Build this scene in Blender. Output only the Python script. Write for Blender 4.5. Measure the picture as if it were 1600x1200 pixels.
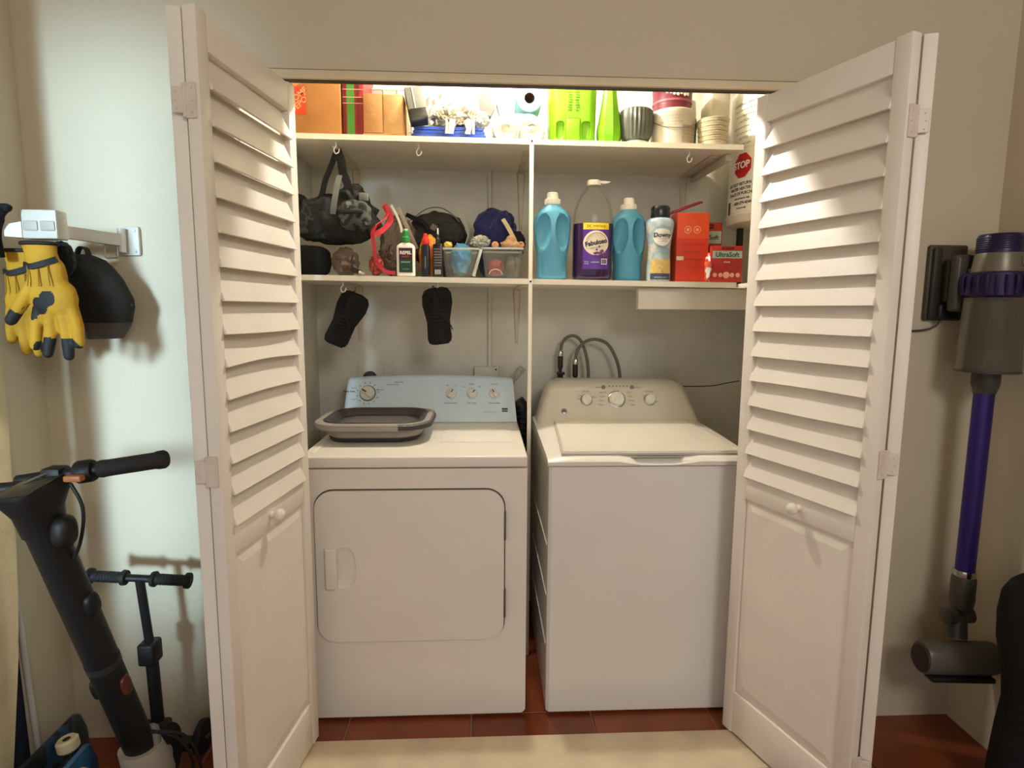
import bpy, bmesh, math, random
from mathutils import Vector, Matrix, noise
random.seed(7)
scene = bpy.context.scene
for o in list(bpy.data.objects):
    bpy.data.objects.remove(o, do_unlink=True)
col = scene.collection
PI = math.pi

# ------------------------------------------------------------------ camera
F_PX, TILT, YAW, ROLL, CAM_H, CAM_D = 915.77, 0.1267, 0.0488, 0.0065, 1.3986, 1.8183
cd = bpy.data.cameras.new('camera')
cd.sensor_width = 36.0
cd.lens = F_PX / 1600.0 * 36.0
cd.clip_start = 0.05
cam = bpy.data.objects.new('camera', cd)
col.objects.link(cam)
fw = Vector((math.sin(YAW) * math.cos(TILT), math.cos(YAW) * math.cos(TILT), -math.sin(TILT)))
rt = Vector((math.cos(YAW), -math.sin(YAW), 0))
up = rt.cross(fw)
rt2 = rt * math.cos(ROLL) + up * math.sin(ROLL)
up2 = up * math.cos(ROLL) - rt * math.sin(ROLL)
M = Matrix((rt2, up2, -fw)).transposed().to_4x4()
M.translation = Vector((0, -CAM_D, CAM_H))
cam.matrix_world = M
scene.camera = cam

# ------------------------------------------------------------------ view + world
vs = scene.view_settings
vs.view_transform = 'Standard'
vs.look = 'None'
vs.gamma = 1.0
vs.use_curve_mapping = False
vs.exposure = 0.10
w = bpy.data.worlds.new('world')
scene.world = w
w.use_nodes = True
w.node_tree.nodes['Background'].inputs[0].default_value = (1.0, 0.985, 0.965, 1)
w.node_tree.nodes['Background'].inputs[1].default_value = 0.68

def area_light(name, loc, target, sx, sy, power, color, spread=PI):
    ld = bpy.data.lights.new(name, 'AREA')
    ld.shape = 'RECTANGLE'
    ld.size, ld.size_y = sx, sy
    ld.energy = power
    ld.color = color
    ld.spread = spread
    o = bpy.data.objects.new(name, ld)
    col.objects.link(o)
    o.location = loc
    d = Vector(target) - Vector(loc)
    o.rotation_euler = d.to_track_quat('-Z', 'Y').to_euler()
    return o
# cool daylight from the window of the room on the left
area_light('window_daylight', (-1.75, -3.6, 1.75), (-1.06, 0, 1.30), 0.55, 1.7, 4.4, (0.52, 0.79, 1.0), math.radians(11))
# warm fill light added behind the camera to raise the room's ambient level
area_light('room_fill', (0.95, -3.0, 2.55), (0.5, -1.0, 0.6), 0.7, 0.7, 26, (1.0, 0.975, 0.93))

# ------------------------------------------------------------------ helpers
def lin(c):
    c = c / 255.0
    return c / 12.92 if c <= 0.04045 else ((c + 0.055) / 1.055) ** 2.4
def C(r, g, b):
    return (lin(r), lin(g), lin(b), 1.0)

_mats = {}
def mat(name, color, rough=0.5, metal=0.0, var=0.06, vscale=12.0, bump=0.0, bscale=60.0, trans=0.0, alpha=1.0, coat=0.0, ior=1.45, sheen=0.0):
    if name in _mats:
        return _mats[name]
    m = bpy.data.materials.new(name)
    m.use_nodes = True
    nt = m.node_tree
    p = nt.nodes['Principled BSDF']
    p.inputs['Roughness'].default_value = rough
    p.inputs['Metallic'].default_value = metal
    p.inputs['IOR'].default_value = ior
    if trans: p.inputs['Transmission Weight'].default_value = trans
    if alpha < 1: p.inputs['Alpha'].default_value = alpha
    if coat: p.inputs['Coat Weight'].default_value = coat
    if sheen: p.inputs['Sheen Weight'].default_value = sheen
    tc = nt.nodes.new('ShaderNodeTexCoord')
    if var > 0:
        n = nt.nodes.new('ShaderNodeTexNoise')
        n.inputs['Scale'].default_value = vscale
        n.inputs['Detail'].default_value = 5
        nt.links.new(tc.outputs['Object'], n.inputs['Vector'])
        r = nt.nodes.new('ShaderNodeValToRGB')
        lo = tuple(max(0, c * (1 - var)) for c in color[:3]) + (1,)
        hi = tuple(min(1, c * (1 + var)) for c in color[:3]) + (1,)
        r.color_ramp.elements[0].position = 0.3
        r.color_ramp.elements[1].position = 0.7
        r.color_ramp.elements[0].color = lo
        r.color_ramp.elements[1].color = hi
        nt.links.new(n.outputs['Fac'], r.inputs['Fac'])
        nt.links.new(r.outputs['Color'], p.inputs['Base Color'])
    else:
        p.inputs['Base Color'].default_value = color
    if bump > 0:
        n2 = nt.nodes.new('ShaderNodeTexNoise')
        n2.inputs['Scale'].default_value = bscale
        n2.inputs['Detail'].default_value = 4
        nt.links.new(tc.outputs['Object'], n2.inputs['Vector'])
        b = nt.nodes.new('ShaderNodeBump')
        b.inputs['Strength'].default_value = bump
        b.inputs['Distance'].default_value = 0.01
        nt.links.new(n2.outputs['Fac'], b.inputs['Height'])
        nt.links.new(b.outputs['Normal'], p.inputs['Normal'])
    _mats[name] = m
    return m

def ramp_mat(name, stops, scale=9.0, rough=0.8, bump=0.3, detail=3.0, kind='noise', constant=True):
    """colour patches from a noise or wave (camouflage, plaid, prints)"""
    if name in _mats:
        return _mats[name]
    m = bpy.data.materials.new(name)
    m.use_nodes = True
    nt = m.node_tree
    p = nt.nodes['Principled BSDF']
    p.inputs['Roughness'].default_value = rough
    tc = nt.nodes.new('ShaderNodeTexCoord')
    n = nt.nodes.new('ShaderNodeTexNoise' if kind == 'noise' else 'ShaderNodeTexVoronoi')
    n.inputs['Scale'].default_value = scale
    if kind == 'noise':
        n.inputs['Detail'].default_value = detail
    nt.links.new(tc.outputs['Object'], n.inputs['Vector'])
    r = nt.nodes.new('ShaderNodeValToRGB')
    if constant: r.color_ramp.interpolation = 'CONSTANT'
    while len(r.color_ramp.elements) < len(stops):
        r.color_ramp.elements.new(0.5)
    for e, (pos, c) in zip(r.color_ramp.elements, stops):
        e.position = pos
        e.color = c
    nt.links.new(n.outputs['Color' if kind != 'noise' else 'Fac'], r.inputs['Fac'])
    nt.links.new(r.outputs['Color'], p.inputs['Base Color'])
    if bump:
        n2 = nt.nodes.new('ShaderNodeTexNoise')
        n2.inputs['Scale'].default_value = 40
        nt.links.new(tc.outputs['Object'], n2.inputs['Vector'])
        b = nt.nodes.new('ShaderNodeBump')
        b.inputs['Strength'].default_value = bump
        b.inputs['Distance'].default_value = 0.01
        nt.links.new(n2.outputs['Fac'], b.inputs['Height'])
        nt.links.new(b.outputs['Normal'], p.inputs['Normal'])
    _mats[name] = m
    return m

class MB:
    """collects shapes into one bmesh"""
    def __init__(self):
        self.bm = bmesh.new()
    def box(self, x0, x1, y0, y1, z0, z1, bev=0.0, seg=2, mtx=None):
        r = bmesh.ops.create_cube(self.bm, size=1.0)
        vs_ = r['verts']
        m = Matrix.Translation(((x0 + x1) / 2, (y0 + y1) / 2, (z0 + z1) / 2)) @ Matrix.Diagonal((abs(x1 - x0), abs(y1 - y0), abs(z1 - z0), 1))
        bmesh.ops.transform(self.bm, matrix=m, verts=vs_)
        if bev > 0:
            es = list({e for v in vs_ for e in v.link_edges})
            rb = bmesh.ops.bevel(self.bm, geom=es, offset=bev, segments=seg, affect='EDGES', profile=0.5)
            vs_ = list({v for f in rb['faces'] for v in f.verts} | {v for v in vs_ if v.is_valid})
        if mtx is not None:
            bmesh.ops.transform(self.bm, matrix=mtx, verts=[v for v in vs_ if v.is_valid])
        return self
    def cyl(self, a, b, r0, r1=None, n=20, caps=True):
        a, b = Vector(a), Vector(b)
        r1 = r0 if r1 is None else r1
        d = b - a
        q = d.to_track_quat('Z', 'Y').to_matrix()
        rings = []
        for p, r in ((a, r0), (b, r1)):
            rings.append([self.bm.verts.new(p + q @ Vector((r * math.cos(2 * PI * i / n), r * math.sin(2 * PI * i / n), 0))) for i in range(n)])
        for i in range(n):
            self.bm.faces.new((rings[0][i], rings[0][(i + 1) % n], rings[1][(i + 1) % n], rings[1][i]))
        if caps:
            self.bm.faces.new(list(reversed(rings[0])))
            self.bm.faces.new(rings[1])
        return self
    def loft(self, rings, closed=True, cap0=True, cap1=True):
        vr = [[self.bm.verts.new(Vector(p)) for p in r] for r in rings]
        for a, b in zip(vr[:-1], vr[1:]):
            n = len(a)
            for i in range(n if closed else n - 1):
                j = (i + 1) % n
                self.bm.faces.new((a[i], a[j], b[j], b[i]))
        if closed and cap0: self.bm.faces.new(list(reversed(vr[0])))
        if closed and cap1: self.bm.faces.new(vr[-1])
        return self
    def lathe(self, prof, n=28, center=(0, 0, 0), cap0=True, cap1=True, sx=1.0, sy=1.0, axis=None):
        c = Vector(center)
        rings = []
        for r, z in prof:
            ring = [Vector((max(r, 1e-4) * sx * math.cos(2 * PI * i / n), max(r, 1e-4) * sy * math.sin(2 * PI * i / n), z)) for i in range(n)]
            if axis is not None:
                q = Vector(axis).to_track_quat('Z', 'Y').to_matrix()
                ring = [q @ v for v in ring]
            rings.append([c + v for v in ring])
        return self.loft(rings, True, cap0, cap1)
    def tube(self, pts, r, n=10, smooth=4, caps=True):
        pts = [Vector(p) for p in pts]
        if smooth > 1 and len(pts) > 2:
            out = []
            for i in range(len(pts) - 1):
                p0 = pts[max(i - 1, 0)]; p1 = pts[i]; p2 = pts[i + 1]; p3 = pts[min(i + 2, len(pts) - 1)]
                for k in range(smooth):
                    t = k / smooth
                    out.append(0.5 * ((2 * p1) + (p2 - p0) * t + (2 * p0 - 5 * p1 + 4 * p2 - p3) * t * t + (3 * p1 - p0 - 3 * p2 + p3) * t ** 3))
            out.append(pts[-1])
            pts = out
        rings = []
        side = None
        for i, p in enumerate(pts):
            t = (pts[min(i + 1, len(pts) - 1)] - pts[max(i - 1, 0)]).normalized()
            if side is None:
                side = t.orthogonal().normalized()
            side = (side - t * side.dot(t))
            if side.length < 1e-6: side = t.orthogonal()
            side.normalize()
            b = t.cross(side)
            rr = r[i * (len(r) - 1) // max(1, len(pts) - 1)] if isinstance(r, (list, tuple)) else r
            rings.append([p + side * rr * math.cos(2 * PI * k / n) + b * rr * math.sin(2 * PI * k / n) for k in range(n)])
        return self.loft(rings, True, caps, caps)
    def ribbon(self, pts, width, thick, wdir=(0, 1, 0), smooth=4):
        """flat strap along pts"""
        pts = [Vector(p) for p in pts]
        out = []
        for i in range(len(pts) - 1):
            p0 = pts[max(i - 1, 0)]; p1 = pts[i]; p2 = pts[i + 1]; p3 = pts[min(i + 2, len(pts) - 1)]
            for k in range(smooth):
                t = k / smooth
                out.append(0.5 * ((2 * p1) + (p2 - p0) * t + (2 * p0 - 5 * p1 + 4 * p2 - p3) * t * t + (3 * p1 - p0 - 3 * p2 + p3) * t ** 3))
        out.append(pts[-1])
        wd = Vector(wdir).normalized()
        rings = []
        for i, p in enumerate(out):
            t = (out[min(i + 1, len(out) - 1)] - out[max(i - 1, 0)]).normalized()
            s = (wd - t * wd.dot(t)).normalized() * width / 2
            nn = t.cross(s).normalized() * thick / 2
            rings.append([p + s + nn, p - s + nn, p - s - nn, p + s - nn])
        return self.loft(rings)
    def poly(self, pts2, y0, y1, plane='XZ'):
        """extruded outline; plane XZ extrudes along Y, XY along Z, YZ along X"""
        def P(a, b, d):
            return (a, d, b) if plane == 'XZ' else ((a, b, d) if plane == 'XY' else (d, a, b))
        return self.loft([[P(a, b, y0) for a, b in pts2], [P(a, b, y1) for a, b in pts2]])
    def blob(self, c, s, amp=0.12, freq=3.0, sub=4, seed=0, power=2.0, ridge=False, flat=None):
        r = bmesh.ops.create_icosphere(self.bm, subdivisions=sub, radius=1.0)
        c, off = Vector(c), Vector((seed * 3.1, seed * 1.7, seed * 5.3))
        for v in r['verts']:
            d = v.co.normalized()
            k = (abs(d.x) ** power + abs(d.y) ** power + abs(d.z) ** power) ** (-1.0 / power)
            nz = noise.noise(d * freq + off) + 0.5 * noise.noise(d * freq * 2.3 + off)
            if ridge: nz = 0.5 - 1.6 * abs(noise.noise(d * freq + off)) + 0.6 * noise.noise(d * freq * 2.1 + off)
            q = d * k * (1 + amp * nz)
            p = Vector((q.x * s[0], q.y * s[1], q.z * s[2]))
            if flat is not None and p.z < flat: p.z = flat + (p.z - flat) * 0.05
            v.co = c + p
        return self
    def xform(self, m):
        bmesh.ops.transform(self.bm, matrix=m, verts=self.bm.verts)
        return self
    def mesh(self, smooth=None):
        bmesh.ops.recalc_face_normals(self.bm, faces=self.bm.faces)
        me = bpy.data.meshes.new('m')
        self.bm.to_mesh(me)
        self.bm.free()
        if smooth is not None:
            me.polygons.foreach_set('use_smooth', [True] * len(me.polygons))
            me.set_sharp_from_angle(angle=math.radians(smooth))
        return me
    def build(self, name, m, parent=None, smooth=35, **kw):
        return link(name, self.mesh(smooth), m, parent, **kw)

def link(name, me, m=None, parent=None, loc=None, rot=None, label=None, cat=None, group=None, kind=None):
    o = bpy.data.objects.new(name, me)
    if me is not None:
        if len(me.materials) == 0 and m is not None: me.materials.append(m)
        me.name = name
    col.objects.link(o)
    if parent is not None: o.parent = parent
    if loc is not None: o.location = loc
    if rot is not None: o.rotation_euler = rot
    return tag(o, label, cat, group, kind)
def tag(o, label=None, cat=None, group=None, kind=None):
    if label: o['label'] = label
    if cat: o['category'] = cat
    if group: o['group'] = group
    if kind: o['kind'] = kind
    return o
def thing(name, label, cat, loc=(0, 0, 0), rz=0.0, group=None, kind=None, rot=None):
    return link(name, None, None, None, loc, rot if rot else (0, 0, rz), label, cat, group, kind)
def copy_tree(o, parent=None, label=None):
    c = o.copy()
    col.objects.link(c)
    c.parent = parent
    if label: c['label'] = label
    for ch in list(o.children):
        copy_tree(ch, c)
    return c

def text_mesh(s, size, mapping, align='CENTER', thick=0.0, bold=0.0, shear=0.0):
    """lettering as a mesh; mapping(x, y) -> 3D point"""
    cu = bpy.data.curves.new('t', 'FONT')
    cu.body = s
    cu.size = size
    cu.align_x = align
    cu.align_y = 'CENTER'
    cu.shear = shear
    cu.offset = bold
    cu.resolution_u = 3
    to = bpy.data.objects.new('t', cu)
    col.objects.link(to)
    bpy.context.view_layer.update()
    dg = bpy.context.evaluated_depsgraph_get()
    me = bpy.data.meshes.new_from_object(to.evaluated_get(dg))
    bpy.data.objects.remove(to, do_unlink=True)
    bpy.data.curves.remove(cu)
    for v in me.vertices:
        v.co = Vector(mapping(v.co.x, v.co.y))
    me.materials.clear()
    return me
def flat_front(cx, y, cz):
    return lambda u, v: (cx + u, y, cz + v)
def on_cyl(cx, cy, r, cz, a0=-PI / 2, ry=None):
    ry = r if ry is None else ry
    return lambda u, v: (cx + r * math.cos(a0 + u / r), cy + ry * math.sin(a0 + u / r), cz + v)
def letters(s, size, mapping, m, parent, name='lettering', **kw):
    return link(name, text_mesh(s, size, mapping, **kw), m, parent)

def rrect(x0, x1, y0, y1, r, n=6):
    pts = []
    for cx, cy, a in ((x1 - r, y0 + r, -PI / 2), (x1 - r, y1 - r, 0), (x0 + r, y1 - r, PI / 2), (x0 + r, y0 + r, PI)):
        for i in range(n + 1):
            t = a + (PI / 2) * i / n
            pts.append((cx + r * math.cos(t), cy + r * math.sin(t)))
    return pts
def evaluated(o):
    bpy.context.view_layer.update()
    dg = bpy.context.evaluated_depsgraph_get()
    return bpy.data.meshes.new_from_object(o.evaluated_get(dg))
def boolean_diff(o, cutter):
    md = o.modifiers.new('b', 'BOOLEAN')
    md.operation = 'DIFFERENCE'
    md.solver = 'EXACT'
    md.object = cutter
    me = evaluated(o)
    o.modifiers.clear()
    o.data = me
    bpy.data.objects.remove(cutter, do_unlink=True)
    return o
def voxel(mb, size, smooth_it=6):
    """fuse overlapping shapes into one skin"""
    o = link('tmp', mb.mesh())
    md = o.modifiers.new('r', 'REMESH')
    md.mode = 'VOXEL'
    md.voxel_size = size
    s = o.modifiers.new('s', 'SMOOTH')
    s.iterations = smooth_it
    s.factor = 0.5
    me = evaluated(o)
    bpy.data.objects.remove(o, do_unlink=True)
    me.polygons.foreach_set('use_smooth', [True] * len(me.polygons))
    return me

# ------------------------------------------------------------------ common materials
WALL = mat('wall_paint', C(204, 191, 165), 0.75, var=0.025, vscale=3, bump=0.12, bscale=45)
CWALL = mat('closet_plaster', C(214, 210, 196), 0.85, var=0.08, vscale=5, bump=0.6, bscale=14)
DOORP = mat('door_paint', C(238, 228, 214), 0.42, var=0.03, vscale=6, bump=0.05, bscale=80)
HINGEP = mat('painted_hinge', C(220, 206, 192), 0.4, var=0.06, vscale=30)
SHELFP = mat('shelf_paint', C(236, 228, 210), 0.5, var=0.03, vscale=8)
METALP = mat('painted_bracket', C(205, 192, 170), 0.5, var=0.06, vscale=20)
TRIMP = mat('trim_paint', C(222, 204, 170), 0.6, var=0.06, vscale=9, bump=0.15, bscale=30)
SILLP = mat('sill_paint', C(218, 200, 170), 0.6, var=0.12, vscale=7, bump=0.25, bscale=25)
BLACK = mat('black_plastic', C(26, 24, 23), 0.45, var=0.1)
DARK = mat('dark_gap', C(18, 14, 11), 0.9, var=0)
WHITEPL = mat('white_plastic', C(238, 232, 220), 0.35, var=0.02)
CHROME = mat('chrome', C(210, 208, 204), 0.18, metal=1.0, var=0.02)
STEEL = mat('steel', C(150, 146, 140), 0.35, metal=1.0, var=0.05)
INK = mat('black_ink', C(24, 24, 26), 0.6, var=0)
GREYINK = mat('grey_ink', C(110, 112, 112), 0.6, var=0)
WHITEINK = mat('white_ink', C(244, 242, 236), 0.6, var=0)
BLACKCLOTH = mat('black_cloth', C(15, 14, 15), 0.9, var=0.25, vscale=18, bump=0.4, bscale=90)

# ================================================================== STRUCTURE
XL, XR = -1.32, 1.62            # side walls of the niche
OX0, OX1, OZ = -0.72, 1.16, 2.083   # closet opening
CX0, CX1, CY1, CZ1 = -0.745, 1.50, 0.86, 2.53
CEIL = 2.72
m = MB()
m.box(XL - .1, OX0, 0, .05, 0, CEIL)
m.box(OX1, XR + .1, 0, .05, 0, CEIL)
m.box(OX0, OX1, 0, .05, OZ, CEIL)
m.build('wall_back', WALL, smooth=None, kind='structure', label='cream painted wall around the closet opening', cat='wall')
MB().box(XL - .1, XL, -.40, 0, 0, CEIL).build('wall_left', WALL, smooth=None, kind='structure', label='short white side wall at the left corner', cat='wall')
MB().box(XR, XR + .1, -4.4, 0, 0, CEIL).build('wall_right', WALL, smooth=None, kind='structure', label='tan side wall at the right corner beside the vacuum', cat='wall')
MB().box(-4.0, XR + .1, -4.4, .05, CEIL, CEIL + .06).build('ceiling', WALL, smooth=None, kind='structure', label='plain ceiling above the closet doors', cat='ceiling')
m = MB()
m.box(CX0 - .06, CX0, .05, CY1 + .06, 0, CZ1)
m.build('wall_closet_left', CWALL, smooth=None, kind='structure', label='plastered left side of the closet', cat='wall')
MB().box(CX1, CX1 + .06, .05, CY1 + .06, 0, CZ1).build('wall_closet_right', CWALL, smooth=None, kind='structure', label='plastered right side of the closet', cat='wall')
m = MB()
m.box(CX0, CX1, CY1, CY1 + .06, 0, CZ1)
wcb = m.build('wall_closet_back', CWALL, smooth=None, kind='structure', label='rough plastered back of the closet', cat='wall')
MB().tube([(.70, CY1, 1.043), (.9, CY1, 1.046), (1.06, CY1, 1.048), (1.14, CY1, 1.062), (1.2, CY1, 1.072)], .0022, 6).build('crack', DARK, wcb)
MB().box(CX0, CX1, .05, CY1, CZ1, CZ1 + .05).build('ceiling_closet', WALL, smooth=None, kind='structure', label='low ceiling inside the closet', cat='ceiling')

# trim under the header, track, sill
MB().box(OX0, OX1, -.005, .03, 2.056, 2.0805, .003).build('trim_1', TRIMP, kind='structure', label='narrow wooden strip under the header wall', cat='trim')
m = MB()
m.box(OX0 + .01, OX1 - .01, .006, .022, 2.0515, 2.0555)
m.build('trim_2', mat('track_metal', C(70, 58, 44), 0.5, var=.05), kind='structure', label='dark folding-door track under the header strip', cat='track')
m = MB()
m.box(OX0 + .01, OX1 - .01, -.232, -.066, .0005, .018, .004)
m.build('trim_3', SILLP, kind='structure', label='worn cream painted door sill on the tiles', cat='sill')

# floor of terracotta tiles
GROUT = mat('grout', C(168, 136, 114), 0.9, var=.1)
fl = MB().box(XL - 2.6, XR + .1, -4.4, CY1 + .06, -.05, -.006).build('floor', GROUT, smooth=None, kind='structure', label='terracotta tiled floor', cat='floor')
tmats = [mat('terracotta_%d' % i, c, .32, var=.25, vscale=6, bump=.1, bscale=20) for i, c in enumerate((C(126, 62, 34), C(116, 54, 30), C(134, 68, 38)))]
P_T = 0.416
tme = []
for tm in tmats:
    b = MB().box(-P_T / 2 + .003, P_T / 2 - .003, -P_T / 2 + .003, P_T / 2 - .003, -.012, 0, .002, 1)
    me = b.mesh()
    me.materials.append(tm)
    tme.append(me)
for i in range(-3, 5):
    for j in range(-6, 3):
        x = -.457 + P_T / 2 + i * P_T
        y = .27 + j * P_T
        if x - P_T / 2 < XL - .3: continue
        o = bpy.data.objects.new('floor_tile', random.choice(tme))
        col.objects.link(o)
        o.location = (x, y, 0)
        o.parent = fl

# ------------------------------------------------------------------ bifold doors
LEAF_W, LEAF_H, LEAF_T, LEAF_Z = .457, 1.995, .030, .022
def leaf(root, far, u, n, handle, sagged=()):
    """one folding leaf: far = guide end of the visible face, u = along the leaf towards the room, n = face normal"""
    u, n, zv = Vector(u + (0,)), Vector(n + (0,)), Vector((0, 0, 1))
    base = Matrix((u, n, zv)).transposed().to_4x4()
    base.translation = Vector((far[0], far[1], LEAF_Z))
    T, W, H = LEAF_T, LEAF_W, LEAF_H
    st = .041
    m = MB()
    for s0 in (0, W - st):
        m.box(s0, s0 + st, -T, 0, 0, H, .003, 2)
    m.box(st, W - st, -T + .001, -.001, H - .078, H - .004, .002)
    m.box(st, W - st, -T + .001, -.001, .795, .868, .002)
    m.box(st, W - st, -T + .001, -.001, .004, .145, .004)
    fr = m.xform(base).build('leaf_frame', DOORP, root)
    # raised panel
    z0, z1, x0, x1 = .145, .795, st, W - st
    rings = []
    for ins, d in ((0, -.013), (.003, -.009), (.034, -.0035), (.037, -.0035)):
        rings.append([(x0 + ins, d, z0 + ins), (x1 - ins, d, z0 + ins), (x1 - ins, d, z1 - ins), (x0 + ins, d, z1 - ins)])
    back = [(x0, -T + .01, z0), (x1, -T + .01, z0), (x1, -T + .01, z1), (x0, -T + .01, z1)]
    MB().loft([back] + rings).xform(base).build('panel', DOORP, fr, smooth=None)
    # louvre slats, each its own piece
    zb, zt, N = .868, H - .078, 14
    pitch = (zt - zb) / N
    for k in range(N):
        za = zb + k * pitch - .001
        bow = dict(sagged).get(k, 0)
        rings = []
        segs = 9 if bow else 1
        jit = random.uniform(-.0012, .0012)
        for i in range(segs + 1):
            s = st - .002 + (W - 2 * st + .004) * i / segs
            f = math.sin(PI * i / segs) * bow if bow else 0
            lo = Vector((s, .0045 - f * .3, za + f * .5)); hi = Vector((s, -.0265 - f * .4 + jit, za + pitch * 1.10 - abs(f) * 1.0))
            d = (hi - lo).normalized()
            nn = Vector((0, d.z, -d.y)) * .003
            rings.append([lo + nn - d * .001, lo - nn, hi - nn, hi + nn])
        MB().loft(rings).xform(base).build('slat', DOORP, fr, smooth=30 if bow else None)
    if handle:
        kb = MB().lathe([(.0085, 0), (.0075, .008), (.0085, .012), (.0135, .017), (.0165, .024), (.0155, .031), (.010, .036), (.002, .0375)], 20)
        kb.xform(base @ Matrix.Translation((W * .535, 0, .832)) @ Matrix.Rotation(-PI / 2, 4, 'X'))
        kb.build('knob', mat('knob_white', C(240, 232, 214), .25, var=.02), fr)
    return base
def bifold(name, label, far, ang, side, sag):
    root = thing(name, label, 'door', (0, 0, 0), kind='structure')
    if side < 0:
        u, n = (-math.sin(ang), -math.cos(ang)), (math.cos(ang), -math.sin(ang))
    else:
        u, n = (math.sin(ang), -math.cos(ang)), (-math.cos(ang), -math.sin(ang))
    leaf(root, far, u, n, True, sag)
    near = Vector((far[0] + u[0] * LEAF_W, far[1] + u[1] * LEAF_W))
    nv = Vector(n)
    # second leaf folded back to the jamb, seen only by its edge
    gap = .0365
    ub = (u[0] * -1, u[1])           # mirrored direction
    nb = (-n[0], n[1])
    # its outer face starts at the hinge line and runs back to the jamb
    fb = near - nv * (LEAF_T + .0055)
    fb = Vector((fb.x + (-.029 if side < 0 else .0305), fb.y + (.004 if side < 0 else -.006)))
    farb = (fb.x - ub[0] * LEAF_W, fb.y - ub[1] * LEAF_W)
    leaf(root, farb, ub, nb, False)
    # three hinges on the leaf edges
    e1 = near - nv * .015
    uu = Vector(u)
    for zc in (LEAF_Z + LEAF_H * .905, LEAF_Z + LEAF_H * .505, LEAF_Z + LEAF_H * .095):
        kx = near - nv * (LEAF_T + .003) + uu * .003
        b = MB()
        for sgn, (w0, w1) in ((1, (.002, .026)), (-1, (.002, .024))):
            hd = nv if sgn > 0 else Vector(nb)
            hu = uu if sgn > 0 else Vector(ub)
            mt = Matrix((Vector((hd.x, hd.y, 0)), Vector((hu.x, hu.y, 0)), Vector((0, 0, 1)))).transposed().to_4x4()
            mt.translation = Vector((kx.x, kx.y, zc))
            hh = .036 if sgn > 0 else .026
            b.box(w0, w1, -.0025, .001, -hh, hh, .0008, 1, mtx=mt)
            for sz, sx_ in ((-.024, .016), (0, .019), (.024, .016)):
                k = hh / .036
                a = mt @ Vector((sx_, .0008, sz * k)); c = mt @ Vector((sx_, .0026, sz * k))
                b.cyl(a, c, .0028, n=8)
        b.cyl((kx.x, kx.y, zc - .034), (kx.x, kx.y, zc + .034), .0034, n=10)
        b.build('hinge', HINGEP, root)
    return root
bifold('door_1', 'left white louvred bifold door standing folded open beside the dryer', (-.5325, -.0469), .1288, -1, ((4, .006), (5, .012), (6, -.004)))
bifold('door_2', 'right white louvred bifold door standing folded open beside the washer', (.7996, -.0469), .3329, 1, ((4, .005), (3, -.003)))

# ================================================================== CLOSET FIXTURES
SY = .415                       # front of the shelves
def zt(x): return 2.017 - .0055 * (x - .15)      # top of the upper shelf
def zm(x): return 1.5135 - .0092 * (x - .15)     # top of the lower shelf
def shelf(x0, x1, zf, th):
    m = MB()
    rings = []
    for x in (x0, x1):
        rings.append([(x, SY, zf(x) - th), (x, SY, zf(x)), (x, CY1, zf(x)), (x, CY1, zf(x) - th)])
    return m.loft(rings)
_zt, _zm = zt, zm
s1 = shelf(-.74, .968, zt, .019).build('upper_shelf', SHELFP, smooth=None, label='upper white wooden shelf packed with boxes and buckets', cat='shelf')
s2 = shelf(-.74, .968, zm, .020).build('lower_shelf', SHELFP, smooth=None, label='lower white wooden shelf holding bottles and bags', cat='shelf')
def zt(x): return _zt(x) + .0012     # things rest just clear of the shelf
def zm(x): return _zm(x) + .0012
# side cleat below the upper shelf's right end
MB().box(.925, .945, SY + .06, CY1, _zt(.93) - .045, _zt(.93) - .0195, .002).build('cleat', METALP, s1)
# stamped shelf brackets
def bracket(x, zf, th, label):
    zc = zf(x) - th
    m = MB()
    m.loft([[(x - .019, CY1 - .0005, zc - .006), (x + .019, CY1 - .0005, zc - .006), (x + .012, CY1 - .012, zc - .006), (x - .012, CY1 - .012, zc - .006)],
            [(x - .006, CY1 - .0005, zc - .25), (x + .006, CY1 - .0005, zc - .25), (x + .003, CY1 - .006, zc - .25), (x - .003, CY1 - .006, zc - .25)]])
    m.box(x - .012, x + .012, CY1 - .36, CY1 - .004, zc - .009, zc - .0006, .001)
    for dz in (.03, .23):
        m.cyl((x, CY1 - .009, zc - dz), (x, CY1 - .004, zc - dz), .004, n=8)
    return m.build('shelf_bracket', METALP, label=label, cat='bracket', group='stamped metal shelf brackets')
for x, nm in ((-.555, 'left'), (.164, 'middle'), (.892, 'right')):
    bracket(x, _zt, .019, 'stamped metal bracket under the upper shelf, %s one' % nm)
for x, nm in ((-.555, 'left, behind the hanging shoe'), (.150, 'middle, beside the white post')):
    bracket(x, _zm, .020, 'stamped metal bracket under the lower shelf, %s' % nm)
# slim post carrying the shelf fronts
po = MB().box(.168, .183, SY - .012, SY - .0005, .002, _zt(.17) - .002, .002).build('shelf_post', SHELFP, label='slim white post at the shelf fronts between dryer and washer', cat='post')
for z in (zt(.17) - .012, zm(.17) - .012):
    MB().cyl((.1755, SY - .0145, z), (.1755, SY - .0115, z), .004, n=10).build('screw', BLACK, po)
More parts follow.
